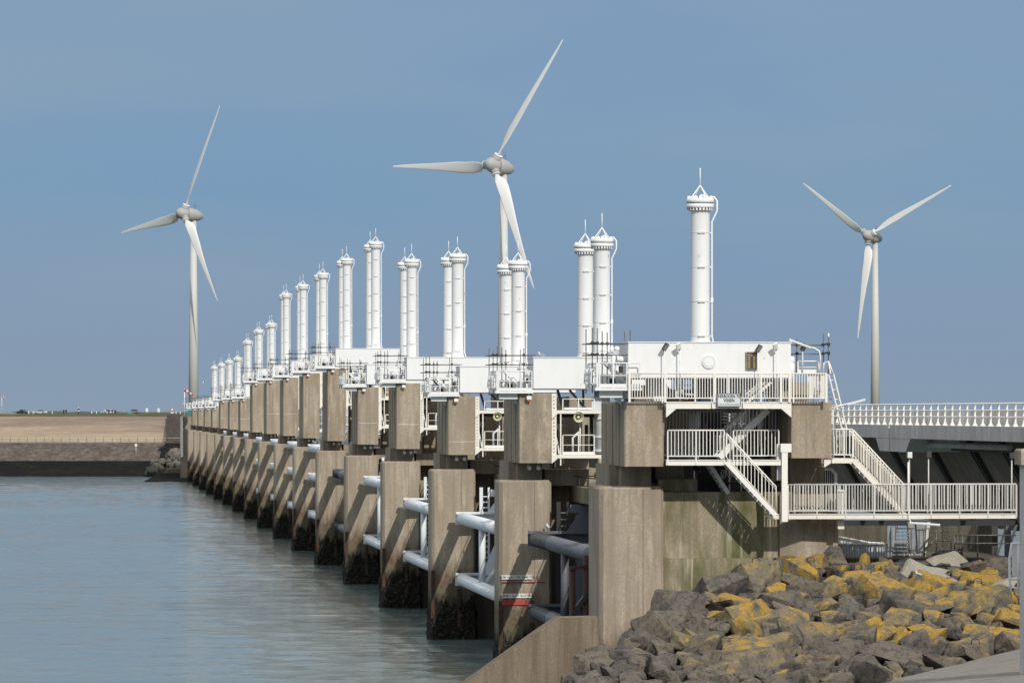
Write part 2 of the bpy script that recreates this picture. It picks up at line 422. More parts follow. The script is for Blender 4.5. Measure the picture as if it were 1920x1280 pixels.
def railing(parent, p0, p1, h, sp, mat='rail', bw=.032, post=1.6, foot=.0, top=.06, mid=False, balusters=True, joined=False):
    """handrail, bottom rail, posts and single balusters between two base points"""
    p0, p1 = Vector(p0), Vector(p1); up = Vector((0, 0, 1)); d = p1 - p0; L = d.length
    lo = up * .09
    if joined:
        b = MB(); b.bar(p0 + up * h, p1 + up * h, top)
        if mid: b.bar(p0 + up * h * .5, p1 + up * h * .5, top * .8)
        for i in range(max(1, round(L / post)) + 1):
            c = p0 + d * (i / max(1, round(L / post))); b.bar(c - up * foot, c + up * h, .06)
        b.bar(p0 + lo, p1 + lo, .03, .14)
        b.build('handrail', mat, parent); return
    piece('handrail', p0 + up * h, p1 + up * h, top, mat, parent, round_=True)
    if balusters: piece('bottom_rail', p0 + lo, p1 + lo, .045, mat, parent)
    if mid:
        piece('mid_rail', p0 + up * h * .5, p1 + up * h * .5, .045, mat, parent, round_=True)
        if not balusters: piece('toe_board', p0 + up * .1, p1 + up * .1, .02, mat, parent, h=.16)
    k = max(1, round(L / post))
    for i in range(k + 1):
        c = p0 + d * (i / k)
        piece('post', c - up * foot, c + up * (h - .02), .055, mat, parent)
    if balusters:
        nb = int(L / sp)
        for i in range(1, nb):
            c = p0 + d * (i / nb)
            piece('baluster', c + up * .09, c + up * (h - .02), bw, mat, parent)

def text(s, name, loc, size, parent, mat='ink', ex=.004, align='CENTER', sx=1.0):
    c = bpy.data.curves.new(name, 'FONT'); c.body = s; c.size = size; c.extrude = ex; c.align_x = align; c.align_y = 'CENTER'
    c.materials.append(M[mat]); c.space_character = 1.05
    c.offset = size * (.03 if size > .18 else .008)
    tmp = bpy.data.objects.new(name, c); COL.objects.link(tmp); dg = bpy.context.evaluated_depsgraph_get(); dg.update()
    me = bpy.data.meshes.new_from_object(tmp.evaluated_get(dg)); bpy.data.objects.remove(tmp, do_unlink=True)
    o = link_mesh(name, me, parent, Vector(loc) - worldloc(parent)); o.rotation_euler = (R(90), 0, 0); o.scale = (sx, 1, 1)
    return o

ORD = ['first', 'second', 'third', 'fourth', 'fifth', 'sixth', 'seventh', 'eighth', 'ninth', 'tenth', 'eleventh', 'twelfth', 'thirteenth', 'fourteenth', 'fifteenth', 'sixteenth', 'seventeenth']
NP = 17
def bs(n): return 187.0 + 45.0 * n
def BF(n): return 185.1 + 45.0 * n          # front face of the upper block n
TOP = [.48, 1.03, 1.03, 2.2, 2.15, 4.2, 4.2, 4.1, 4.1, 4.1, 2.05, 2.05, 2.0, .85, .85, .85, .80]
CYLT = [9.85, 9.50, 9.8, 11.9, 13.1, 16.4, 16.4, 16.3, 16.3, 16.4, 13.2, 13.1, 12.1, 9.8, 9.8, 9.7, 9.6]

# ================================================================ SETTING
# ---- water
import numpy as np
ng = np.random.default_rng(3)
rows = 175.0 * (1012.0 / 175.0) ** (np.arange(761) / 760.0); cols = np.linspace(-.055, .215, 171)
Bg = np.repeat(rows[:, None], cols.size, 1); Ag = Bg * cols[None, :]
Hg = np.zeros_like(Bg)
for q in range(90):
    lam = 0.9 * (11.0 / 0.9) ** ng.random(); k_ = 2 * np.pi / lam; th_ = ng.normal(1.35, .55)
    slope = .0125 * (1.0 if lam < 5 else .6); ph = ng.random() * 6.28
    Hg += slope / k_ * np.sin(k_ * (np.cos(th_) * Ag + np.sin(th_) * Bg) + ph)
gust = .62 + .38 * np.sin(Ag * .05 + 2 * np.sin(Bg * .013)) * np.sin(Bg * .021 + Ag * .03 + 1.0)
Hg *= gust
vs = np.stack([Ag, Bg, Hg], -1).reshape(-1, 3)
nr, nc = rows.size, cols.size
ii = (np.arange(nr - 1)[:, None] * nc + np.arange(nc - 1)[None, :]).reshape(-1)
fs = np.stack([ii, ii + 1, ii + nc + 1, ii + nc], -1)
n0_ = len(vs)
vs = np.concatenate([vs, np.array([(-9000, -300, -.3), (9000, -300, -.3), (9000, 16000, -.3), (-9000, 16000, -.3)], float)])
fs = np.concatenate([fs, np.array([(n0_, n0_ + 1, n0_ + 2, n0_ + 3)])])
me = bpy.data.meshes.new('water'); me.from_pydata(vs.tolist(), [], fs.tolist()); me.polygons.foreach_set('use_smooth', [True] * len(fs)); me.update()
me.materials.append(M['water']); tag(link_mesh('water', me), 'calm blue grey sea water beside the storm barrier', kind='structure')

# ---- far dike, square to the camera, as strips of one profile
def strip(name, prof, x0, x1, mat, amp=0.0, nx=60, **tg):
    vs, fs = [], []; m = len(prof)
    for i in range(nx + 1):
        px = x0 + (x1 - x0) * i / nx
        for j, (Z, z) in enumerate(prof):
            p = K(px, Z, z)
            if amp and 0 < j < m - 1: p.z += (noise.noise(p * .08) + .6 * noise.noise(p * .45)) * amp
            vs.append(p)
    for i in range(nx):
        for j in range(m - 1):
            a = i * m + j; fs.append((a, a + m, a + m + 1, a + 1))
    b = MB(); b.add(vs, fs, True); return b.build(name, mat, None, **tg)
strip('far_shore_weed_bank', [(975, -1.5), (983, 0.05), (989, 1.1), (995, 2.35), (999, 3.4)], -700, 2900, 'weed', .5, 150, kind='structure', label='dark weed covered foot of the far dike at the waterline')
strip('far_shore_stone_bank', [(999.1, 3.43), (1004, 4.9), (1009, 6.6), (1012, 7.55)], -700, 2900, 'stones', .12, 100, kind='structure', label='brown packed stone slope of the far dike below the fence')
strip('far_dike_berm', [(1012.05, 7.56), (1020, 7.62)], -700, 2900, 'road', 0, 10, kind='structure', label='pale maintenance path behind the fence on the far dike')
strip('far_dike_sand_slope', [(1020.05, 7.63), (1032, 9.4), (1045, 11.8), (1060, 13.55), (1064, 13.7)], -700, 2900, 'sand', .35, 120, kind='structure', label='sandy brown upper slope of the far dike')
strip('far_dike_grass_top', [(1064.05, 13.72), (1072, 14.15), (1080, 14.3), (1600, 14.3), (9000, 14.0), (12000, 13.4)], -3500, 6000, 'grass', .10, 80, kind='structure', label='flat green grass top of the far dike')
strip('far_road', [(1098, 14.42), (1106, 14.42)], -400, 345, 'road', 0, 10, kind='structure', label='grey road along the top of the far dike')
strip('distant_tree_line', [(5200, 13.0), (5201, 16.6)], -300, 620, 'far', 0, 120, kind='structure', label='line of distant trees coloured blue grey like haze on the horizon')
for o in [bpy.data.objects['distant_tree_line']]:
    for i, v in enumerate(o.data.vertices):
        if i % 2:
            px = -300 + 920 * (i // 2) / 120
            hgt = 2.2 + 3.2 * max(0, noise.noise(Vector((px * .022, 3, 0)))) + 1.4 * max(0, noise.noise(Vector((px * .13, 9, 0))))
            if 75 < px < 115: hgt += 1.0
            v.co.z = hgt
# dark stone revetment cone at the end of the dike and the concrete abutment
b = MB(); b.add([K(312, 1006, 7.5), K(341, 1006, 7.5), K(341, 1050, 14.3), K(313, 1056, 14.25), K(312, 1014, 9.0)], [(0, 1, 2, 4), (4, 2, 3)])
b.build('dark_stone_bank', 'bank', None, kind='structure', label='dark packed stone bank between the sandy slope and the abutment')

# ================================================================ PIERS
def growth_mesh(seed, x0, x1, y0, y1, ztop):
    """lumpy skirt of mussels and weed round a shaft foot"""
    vs, fs = [], []; per = []
    nseg = 44
    pts = [(x0, y1), (x0, y0), (x1, y0), (x1, y1)]
    seg = [(pts[i], pts[i + 1]) for i in range(3)]; L = [math.dist(*s_) for s_ in seg]; tot = sum(L)
    for i in range(nseg + 1):
        d = tot * i / nseg; k = 0
        while k < 2 and d > L[k]: d -= L[k]; k += 1
        (ax, ay), (bx, by) = seg[k]; t_ = min(1, d / L[k]); nx, ny = (by - ay) / L[k], -(bx - ax) / L[k]
        per.append((ax + (bx - ax) * t_, ay + (by - ay) * t_, -nx if False else nx * -1 if k == 0 else nx, ny, k))
    rows = 13
    for i, (x, y, nx, ny, k) in enumerate(per):
        nrm = [(-1, 0), (0, -1), (1, 0)][k]
        zt = ztop + .75 * noise.noise(Vector((i * .35, seed, 0))) + .35 * noise.noise(Vector((i * 1.1, seed, 5)))
        for j in range(rows):
            z = -1.2 + (zt + 1.2) * j / (rows - 1)
            o_ = .03 + .10 * abs(noise.noise(Vector((x * 2.2, y * 2.2, z * 2.6 + seed)))) * 2 + .06 * noise.noise(Vector((x * 5, y * 5, z * 5 + seed)))
            if j == rows - 1: o_ = -.03
            vs.append((x + nrm[0] * o_, y + nrm[1] * o_, z))
    for i in range(len(per) - 1):
        for j in range(rows - 1):
            a = i * rows + j; fs.append((a, a + rows, a + rows + 1, a + 1))
    me = bpy.data.meshes.new('mussel_growth'); me.from_pydata(vs, [], fs); me.materials.append(M['growth']); me.update(); return me
GM = [growth_mesh(s_, 22.80, 25.66, 0.0, 2.9, 2.1) for s_ in (1.3, 4.7, 8.1)]

def pier(n):
    B = bs(n); zt = E + TOP[n]; zs = E - (3.25 if n == 0 else 3.68); zb = E - (2.36 if n == 0 else 2.74)
    look = {0: 'nearest concrete pier with the white stairs and platforms in front',
            1: 'second concrete pier, carrying two white boards and a red board',
            2: 'third concrete pier from the rocks, standing beside the nearest white gate'}.get(n, '%s concrete pier of the barrier counted from the rocks' % ORD[n])
    t = thing('barrier_pier', (24, B, 0), look, 'pier', 'concrete piers of the storm barrier')
    # shaft: nose with chamfered corners, then the set-back body behind the slot
    C_ = B - .6
    s = MB(); s.prism([(22.74, B + 2.2), (22.74, C_ + .22), (22.92, C_), (25.47, C_), (25.60, C_ + .16), (25.60, B + 2.2)], -1.5, zs, .12)
    s.box(23.35, 25.45, B + 2.2, B + 8.5, -1.5, zs - .1)
    s.build('shaft', 'shaft', t)
    # thin raised pour lines on the shaft face
    if n < 8:
        s = MB(); s.box(24.68, 25.46, C_ - .05, C_ + .01, -1.4, zs - .14); s.build('shaft_pilaster', 'shaft', t)
    s = MB(); s.box(23.85, 25.2, B + .6, B + 7.4, zs - .02, zb + .05)
    s.box(23.45, 23.9, B + 1.6, B + 6.6, zs - .02, zb + .05)
    s.build('neck', 'neck', t)
    # upper block
    Bf = BF(n)
    s = MB()
    s.prism([(23.68, Bf + 8.3), (23.68, Bf + .06), (23.74, Bf), (25.39, Bf), (25.45, Bf + .06), (25.45, Bf + 8.3)], zb, zt, .05)
    s.build('block', 'block', t)
    if n < 6:
        for yy in (Bf + 1.7, Bf + 4.0, Bf + 6.4):
            g = MB(); g.box(23.64, 23.70, yy, yy + .35, zb + .02, zt - .15); g.build('side_rib', 'block', t)
    if n in (2, 3, 4, 7, 8, 10, 11, 12):
        g = MB(); j = zb + (zt - zb) * (.22 if n == 2 else .37); g.box(23.76, 25.37, Bf - .008, Bf + .01, j, j + .04); g.build('pour_joint', 'deckc', t)
    if n in (1, 5, 6):
        for ax in (24.02, 25.0):
            for zz in ((zt - 1.12, zb + .35) if n == 1 else (zb + .4,)):
                g = MB(); g.tube([(ax, Bf - .008, zz), (ax, Bf + .02, zz)], .21, 24); g.build('filled_hole', 'neck', t)
    # second column on the far side of the gate slot (partly seen)
    s = MB(); s.box(31.6, 33.4, Bf, Bf + 8.3, zb + (.0 if n else .32), zt); 
    if n: s.box(31.3, 34.0, B + .3, B + 8, -1.5, zs)
    if n: s.box(31.8, 33.2, B + .8, B + 7, zs - .02, zb + .01)
    s.build('rear_block', 'block' if n == 0 else 'neck', t)
    if n: 
        s = MB(); s.box(25.45, 31.3, B + 3.2, B + 7.5, -1.5, zs - .35); s.build('cross_wall', 'neck', t)
        s = MB(); s.box(26.2, 27.75, B + 3.4, B + 6.5, zs - .3, zt - 1.0); s.build('inner_column', 'block', t)
        s = MB(); s.box(25.45, 27.9, B + 1.5, B + 6.9, zs - .34, zs + .55); s.build('inner_ledge', 'neck', t)
    # under-block floodlights
    if n and n < 17:
        for ax in (24.35, 24.85):
            s = MB(); s.tube([(ax, Bf + 1.2, zb), (ax, Bf + 1.2, zb - .12)], .03, 6)
            s.tube([(ax, Bf + 1.25, zb - .12), (ax, Bf + .95, zb - .30)], [.07, .12], 8)
            s.build('under_light', 'white', t)
    # mussel skirt, rusty rubbing strips
    if n:
        o = link_mesh('mussel_growth', GM[n % 3], t, Vector((-.06, C_ - .02, 0)) - worldloc(t)); o['kind'] = 'stuff'
        s = MB(); s.box(22.70, 22.93, C_ - .07, C_ + .1, 1.4, 4.5); s.build('rubbing_strip', 'rust', t)
        s = MB(); s.box(24.42, 24.62, C_ - .10, C_ + .02, .8, 3.3); s.build('guide_strip', 'rust', t)
        if n < 7:
            s = MB(); s.box(24.38, 24.68, C_ - .18, C_ - .055, 4.25, 4.33)
            s.box(24.48, 24.58, C_ - .14, C_ - .055, 4.331, 4.5); s.build('guide_bracket', 'rust', t)
    return t

for n in range(NP): pier(n)

# small hanging lamp on every block front
lamp0 = None
for n in range(1, NP):
    z = E + TOP[n]; B = BF(n)
    t = thing('pier_marker_lamp', (24.2, B - .18, z - .45), 'small white marker lamp hanging at the top of the %s pier' % ORD[n], 'lamp', 'marker lamps on the pier blocks')
    piece('rod', (24.2, B - .2, z - .15), (24.2, B - .2, z + 1.15), .035, 'white', t, round_=True)
    s = MB(); s.box(24.07, 24.33, B - .33, B - .07, z - .33, z - .14); s.build('lamp_housing', 'white', t)
    s = MB(); s.box(24.12, 24.28, B - .28, B - .12, z - .42, z - .33); s.build('lens', 'orange', t)

# ================================================================ LIFTING CYLINDERS
def ring_mesh(r, h, key, mat, n=20):
    if key not in CACHE:
        b = MB(); b.tube([(0, 0, 0), (0, 0, h)], r, n)
        b.box(-.16, .16, -r - .05, -r + .05, -.02, h + .02)
        me = bpy.data.meshes.new('collar'); me.from_pydata(b.v, [], b.f); me.materials.append(M[mat]); me.polygons.foreach_set('use_smooth', b.sm); me.update(); CACHE[key] = me
    return CACHE[key]
def cap_mesh():
    if 'cap' not in CACHE:
        b = MB(); n = 20
        b.tube([(0, 0, 0), (0, 0, .02), (0, 0, .20)], [.58, .635, .635], n)
        b.tube([(0, 0, .235), (0, 0, .44)], .635, n)
        b.tube([(0, 0, .2), (0, 0, .24)], .60, n)
        for i in range(22):
            a = 2 * math.pi * i / 22; c = Vector((math.cos(a) * .55, math.sin(a) * .55, 0))
            b.box(c.x - .045, c.x + .045, c.y - .045, c.y + .045, -.11, .0)
            if i % 2 == 0: b.box(c.x - .05, c.x + .05, c.y - .05, c.y + .05, .44, .56)
        b.ball((.1, 0, .5), .17, 8, 5); b.ball((-.2, .1, .48), .12, 8, 5)
        me = bpy.data.meshes.new('cap'); me.from_pydata(b.v, [], b.f); me.materials.append(M['cyl']); me.polygons.foreach_set('use_smooth', b.sm); me.update(); CACHE['cap'] = me
        b = MB()
        for i in range(22):
            a = 2 * math.pi * (i + .5) / 22; c = Vector((math.cos(a) * .57, math.sin(a) * .57, 0))
            b.box(c.x - .03, c.x + .03, c.y - .03, c.y + .03, -.09, -.01)
        b.tube([(0, 0, .205), (0, 0, .232)], .628, n)
        me = bpy.data.meshes.new('bolt_ring'); me.from_pydata(b.v, [], b.f); me.materials.append(M['dark']); me.update(); CACHE['bolts'] = me
        b = MB()
        for i in range(4):
            a = 2 * math.pi * (i + .3) / 4
            b.tube([(math.cos(a) * .55, math.sin(a) * .55, .42), (0, 0, 1.06)], .026, 6)
        me = bpy.data.meshes.new('tripod'); me.from_pydata(b.v, [], b.f); me.materials.append(M['cyl']); me.update(); CACHE['tripod'] = me
    return CACHE['cap'], CACHE['bolts'], CACHE['tripod']
def cylinder(a, b_, zbase, ztop, label, low=None, r=.44):
    t = thing('lifting_cylinder', (a, b_, zbase), label, 'hydraulic cylinder', 'white lifting cylinders on the barrier')
    s = MB(); zt = ztop - .44
    s.tube([(a, b_, zbase - .02), (a, b_, zbase + .10), (a, b_, zbase + .32), (a, b_, zbase + .5), (a, b_, zt - .18), (a, b_, zt)], [.56, .52, .455, r, r, .50], 28)
    s.build('barrel', 'cyl', t)
    cap, bo, tr = cap_mesh()
    link_mesh('cap', cap, t, (0, 0, zt - zbase)); link_mesh('bolt_ring', bo, t, (0, 0, zt - zbase)); link_mesh('tripod', tr, t, (0, 0, zt - zbase))
    piece('lightning_rod', (a, b_, zt + 1.0), (a, b_, zt + 1.85), .05, 'cyl', t, round_=True)
    H = zt - zbase; k = 4 if H < 7.5 else (5 if H < 8.6 else 6)
    for i in range(k):
        zc = zbase + H * ((i + .28) / (k)) ; link_mesh('collar', ring_mesh(r + .009, .028, 'ring', 'railg'), t, (0, 0, zc - zbase))
        x = a + r + .10
        piece('pipe_bracket', (a + r - .02, b_ - .05, zc + .02), (x + .03, b_ - .05, zc + .02), .05, 'cyl', t)
    x = a + r + .10; y = b_ - .05
    s = MB(); s.tube([(x + .16, y, zbase), (x + .05, y, zbase + .22), (x, y, zbase + .5), (x, y, zt - .62), (x + .10, y, zt - .42), (x + .24, y, zt - .1), (x + .24, y, zt + .34), (x + .1, y, zt + .52), (a + .5, y, zt + .5)], .045, 6)
    s.build('side_pipe', 'cyl', t)
    s = MB(); s.box(x - .06, x + .06, y - .06, y + .06, zbase + H * .32, zbase + H * .32 + .2); s.build('pipe_coupling', 'cyl', t)
    if low is not None:
        s = MB(); s.tube([(a, b_, low + 1.35), (a, b_, zbase)], r, 20)
        for q in (low + 1.45, low + 2.2, low + 3.2): s.tube([(a, b_, q), (a, b_, q + .1)], r + .08, 20)
        s.build('lower_barrel', 'cyl', t)
        s = MB(); s.tube([(a, b_, low + .45), (a, b_, low + 1.35)], .26, 14); s.build('piston_rod', 'pale', t)
        s = MB(); s.tube([(a, b_, low), (a, b_, low + .3)], .42, 14); s.tube([(a, b_, low + .3), (a, b_, low + .75)], .30, 14); s.build('rod_seal', 'gated', t)
    return t
AC = 28.47
for n in range(NP):
    B = bs(n); zb_ = E + (3.05 if n == 0 else TOP[n] + 1.9); zt = E + CYLT[n]
    if n: cylinder(AC, B + .2, zb_, zt, 'front white lifting cylinder of the pair on the %s pier' % ORD[n], low=E - 3.6)
    cylinder(AC, B + 8.0, zb_, zt, ('single white lifting cylinder above the white machine housing on the nearest pier' if n == 0 else 'rear white lifting cylinder of the pair on the %s pier' % ORD[n]), low=None)

# ================================================================ MACHINE HOUSINGS
def housing(n):
    B = BF(n)
    if n == 0:
        x0, x1, z0, z1 = AX(1178, B), AX(1483, B), E + 1.52, E + 3.05; dep = 3.0
    else:
        x0, x1, z0, z1 = 24.47, 32.0, E + TOP[n] + .27, E + TOP[n] + 1.93; dep = 3.0
    t = thing('machine_housing', ((x0 + x1) / 2, B, z0), ('long white machine housing above the railed platform, nearest of all' if n == 0 else 'white box shaped machine housing on top of the %s pier' % ORD[n]), 'machine housing', 'white machine housings on the piers')
    s = MB(); s.box(x0, x1, B, B + dep, z0, z1); s.build('casing', 'white', t)
    s = MB(); s.box(x0 - .04, x1 + .04, B - .04, B + dep + .04, z1 + .001, z1 + .045); s.build('top_flange', 'white', t)
    s = MB(); s.box(x0 - .03, x1 + .03, B - .03, B + dep, z0 - .06, z0 - .001); s.build('bottom_flange', 'gated', t)
    # stub pipe and valves at the left end
    zc = (z0 + z1) / 2 + .0
    s = MB(); s.tube([(x0 - .38, B + .7, zc), (x0 - .001, B + .7, zc)], .19, 14); s.tube([(x0 - .42, B + .7, zc), (x0 - .34, B + .7, zc)], .22, 14); s.build('pipe_stub', 'white', t)
    s = MB(); s.tube([(x0 - .55, B + .8, zc - .75), (x0 - .55, B + .8, zc + .3)], .11, 10); s.tube([(x0 - .8, B + .8, zc + .28), (x0 - .32, B + .8, zc + .28)], .12, 10)
    s.tube([(x0 - .62, B + .8, zc + .3), (x0 - .62, B + .8, zc + .62)], [.12, .07], 8); s.ball((x0 - .40, B + .8, zc + .5), .13, 8, 6); s.build('valve', 'white', t)
    s = MB(); s.box(x0 - .33, x0 - .16, B + .5, B + .75, zc - .55, zc - .25); s.build('junction_box', 'black', t)
    if n == 0:
        s = MB(); s.tube([(x1, B + .7, zc), (x1 + .25, B + .7, zc)], .19, 14); s.tube([(x1 + .12, B + .7, zc - .9), (x1 + .12, B + .7, zc)], .17, 12); s.build('pipe_stub', 'white', t)
        c = W(1329, 678, B)
        s = MB(); s.tube([(c.x, B - .05, c.z), (c.x, B, c.z)], .31, 28); s.tube([(c.x, B - .075, c.z), (c.x, B - .05, c.z)], .21, 28)
        for i in range(20):
            q = 2 * math.pi * i / 20; s.box(c.x + .26 * math.cos(q) - .02, c.x + .26 * math.cos(q) + .02, B - .08, B - .05, c.z + .26 * math.sin(q) - .02, c.z + .26 * math.sin(q) + .02)
        s.build('round_hatch', 'white', t)
        for px in (1255, 1405):   # faint cladding joints
            x = AX(px, B); s = MB(); s.box(x - .008, x + .008, B - .006, B, z0 + .02, z1 - .02); s.build('cladding_joint', 'white', t)
    return t
for n in range(NP): housing(n)
# indicator board on the nearest housing
B = BF(0); c = W(1409, 676, B)
t = thing('indicator_board', (c.x, B - .06, c.z - .4), 'dark indicator board with two columns of amber fields on the white housing', 'indicator board')
s = MB(); s.box(c.x - .26, c.x + .26, B - .10, B - .008, c.z - .39, c.z + .39); s.build('frame', 'grate', t)
s = MB(); s.box(c.x - .22, c.x + .22, B - .115, B - .10, c.z - .35, c.z + .35); s.build('panel', 'dark', t)
for i in range(6):
    for sx in (-.13, .12):
        z = c.z + .25 - i * .105
        s = MB(); s.box(c.x + sx - .06, c.x + sx + .06, B - .125, B - .115, z - .035, z + .035); s.build('amber_field', 'brownlens', t)
s = MB(); s.box(c.x - .05, c.x + .07, B - .125, B - .115, c.z + .20, c.z + .26); s.build('amber_field', 'brownlens', t)

# ================================================================ GALLERIES and SCAFFOLDS beside the housings
def gallery(n):
    B = BF(n); zg = E + (.95 if n == 0 else TOP[n] + .0)
    t = thing('service_gallery', (23, B, zg), 'white railed service gallery at the seaward top corner of the %s pier' % ORD[n], 'gallery', 'white service galleries on the piers')
    near = n < 5
    s = MB(); s.box(22.35, 24.42, B - .35, B + 3.2, zg + .005, zg + .12); s.build('deck', 'white', t)
    s = MB(); s.box(22.6, 23.6, B + .0, B + .3, zg - .30, zg + .0); s.build('support_beam', 'white', t)
    s = MB(); s.extr([(23.25, zg - .32), (23.62, zg - .32), (23.62, zg - .62)], B + .6, B + .66); s.build('bracket', 'white', t)
    z = zg + .12
    if near:
        railing(t, (22.55, B - .3, z), (24.35, B - .3, z), 1.08, 1, 'white', mid=True, balusters=False, post=.6)
        railing(t, (22.45, B - .3, z), (22.45, B + 3.1, z), 1.08, 1, 'white', mid=True, balusters=False, post=.7)
        for i in range(6):   # bent rails of the steps leading down behind
            y = B + .1 + i * .5
            s = MB(); s.tube([(22.40, y, z + .02), (22.22, y, z + .25), (22.26, y, z + .8), (22.6, y, z + 1.06)], .035, 6); s.build('hoop', 'white', t)
    else:
        railing(t, (22.5, B - .3, z), (24.35, B - .3, z), 1.08, 1, 'white', mid=True, post=.6, joined=True)
        railing(t, (22.45, B - .3, z), (22.45, B + 3.1, z), 1.08, 1, 'white', mid=True, post=.7, joined=True)
    # stair flight seen through the railings: two stringers with treads
    s = MB(); s.bar((23.0, B + 1.2, z + 1.15), (24.1, B + 1.2, z + .05), .05, .16); s.bar((23.0, B + 1.9, z + 1.15), (24.1, B + 1.9, z + .05), .05, .16); s.build('stringer', 'white', t)
    if near:
        for i in range(5): piece('step', (23.15 + i * .2, B + 1.2, z + .98 - i * .2), (23.15 + i * .2, B + 1.9, z + .98 - i * .2), .16, 'grate', t, h=.03)
    # machine plinth and cabinet under the pipe
    s = MB(); s.box(22.9, 24.3, B + 2.2, B + 3.0, z, z + .62); s.build('cabinet', 'white', t)
    s = MB(); s.box(23.3, 23.55, B + 2.16, B + 2.2, z + .12, z + .42); s.build('cabinet_opening', 'black', t)
    s = MB(); s.tube([(24.0, B + 1.0, z), (24.0, B + 1.0, z + 1.25), (24.3, B + 1.0, z + 1.3)], .09, 8); s.build('pipe', 'white', t)
for n in range(NP): gallery(n)

def scaffold(n):
    B = BF(n); zg = E + (.95 if n == 0 else TOP[n]); z = zg + .1; H = 2.35 if n else 2.55
    t = thing('scaffold_frame', (23, B, zg), 'grey tube scaffold rising beside the housing of the %s pier' % ORD[n], 'scaffold', 'grey tube scaffolds on the piers')
    rr = random.Random(n)
    for (x, y) in ((22.28, B + .1), (22.50, B + .1), (22.90, B + 1.6), (23.12, B + 1.6), (23.95, B + .1), (24.02, B + 2.6), (22.3, B + 2.6)):
        piece('pole', (x, y, z - .2), (x, y, z + H + rr.uniform(-.15, .15)), .052, 'scaf', t, round_=True)
    for zz in (1.45, 1.95):
        for y in (B + .1, B + 1.6):
            piece('crossbar', (22.0, y, z + zz), (24.6, y, z + zz + .02), .052, 'scaf', t, round_=True)
        piece('crossbar', (22.4, B - .1, z + zz + .05), (22.4, B + 2.8, z + zz + .05), .052, 'scaf', t, round_=True)
        if n < 8:
            for x, y in ((22.28, B + .1), (22.50, B + .1), (22.90, B + 1.6), (23.12, B + 1.6), (23.95, B + .1)):
                s = MB(); s.box(x - .06, x + .06, y - .07, y + .07, z + zz - .03, z + zz + .1); s.build('clamp', 'black', t)
for n in range(NP): scaffold(n)

# ================================================================ SIDE PLATFORMS between block and gate slot
def side_platform(n):
    B = BF(n); zt = E + TOP[n]
    t = thing('side_platform', (26.5, B, zt - 3.4), 'white two storey service platform on the landward side of the %s pier block' % ORD[n], 'platform', 'two storey side platforms of the piers')
    x0, x1 = 25.46, 28.35
    s = MB(); s.box(25.47, 25.74, B + .1, B + .4, zt - 3.55, zt); s.build('bolted_beam', 'cream', t)
    if n < 4:
        for i in range(17):
            zz = zt - 3.4 + i * .2; s = MB(); s.box(25.57, 25.62, B + .07, B + .1, zz, zz + .05); s.build('bolt', 'dark', t)
    s = MB(); s.box(25.47, 25.6, B + .4, B + 5, zt - 3.5, zt - .05); s.build('side_wall', 'cream', t)
    for k, z in enumerate((zt - .93, zt - 3.35)):
        s = MB(); s.box(x0 + .3, x1, B - .02, B + .06, z - .16, z + .02); s.build('edge_beam', 'cream', t)
        s = MB(); s.extr([(x0, z - .16), (x0 + .34, z - .16), (x0 + .34, z + .02), (x0, z + .02), (x0, z - .4)] if False else [(x0, z - .45), (x0 + .35, z - .16), (x0 + .35, z + .02), (x0, z + .02)], B, B + .08); s.build('gusset', 'cream', t)
        s = MB(); s.box(x0 + .02, x1 - .02, B + .08, B + 3.0, z - .06, z + .0); s.build('deck', 'grate', t)
        if n < 4: railing(t, (x0 + .62, B + .12, z + .01), (x1 - .55, B + .12, z + .01), (.62 if k == 0 else 1.08), 1, 'rail', mid=(k == 1), balusters=False, post=.85, foot=.15)
        else: railing(t, (x0 + .62, B + .12, z + .01), (x1 - .55, B + .12, z + .01), 1.0, 1, 'rail', mid=True, joined=True)
        if k == 0:
            s = MB(); s.box(x0 + .7, x1 - .5, B + .16, B + .2, z + .05, z + .17); s.build('toe_board', 'white', t)
    piece('post', (x0 + .5, B + .05, zt - 3.9), (x0 + .5, B + .05, zt - .95), .07, 'cream', t)
    # dark machinery and pipes behind the rails
    s = MB()
    s.box(27.85, 28.05, B + 2.5, B + 2.7, zt - 3.3, zt - .95); s.box(25.6, 26.1, B + 2.6, B + 2.9, zt - 3.3, zt - 1.0)
    s.box(26.0, 28.3, B + 3.1, B + 3.3, zt - 1.3, zt - 1.1); s.tube([(27.6, B + 2.0, zt - 3.3), (27.6, B + 2.0, zt - 1.7)], .1, 8)
    s.build('machine_frame', 'dark', t)
    s = MB(); s.bar((26.3, B + 1.5, zt - .98), (25.95, B + 1.5, zt + .2), .14); s.bar((27.6, B + 1.5, zt - .95), (26.6, B + 1.5, zt + .2), .12); s.bar((27.35, B + 1.4, zt - .95), (27.35, B + 1.4, zt + .2), .12)
    s.build('brace', 'gated', t)
    s = MB(); s.box(27.75, 28.3, B + .9, B + 1.0, zt - .9, zt - .2); s.build('grey_cabinet', 'gatew', t)
    s = MB(); s.tube([(26.75, B + 1.2, zt - 3.3), (26.75, B + 1.2, zt - 2.4), (27.1, B + 1.2, zt - 2.1)], .07, 8); s.tube([(27.15, B + 1.2, zt - 3.3), (27.15, B + 1.2, zt - 1.2)], .055, 8); s.build('pipe', 'white', t)
    s = MB(); s.bar((26.0, B + .9, zt - 3.36), (25.75, B + .9, zt - 2.2), .1, .05); s.bar((25.75, B + .9, zt - 3.5), (25.75, B + .9, zt - 4.0), .06)
    s.bar((26.2, B + .9, zt - 3.5), (26.2, B + .9, zt - 3.8), .06); s.build('ladder_rail', 'white', t)
    s = MB(); s.tube([(25.85, B + .8, zt - 1.65), (25.85, B + .95, zt - 1.65)], .33, 20); s.build('round_mirror_back', 'dark', t)
for n in range(1, NP): side_platform(n)
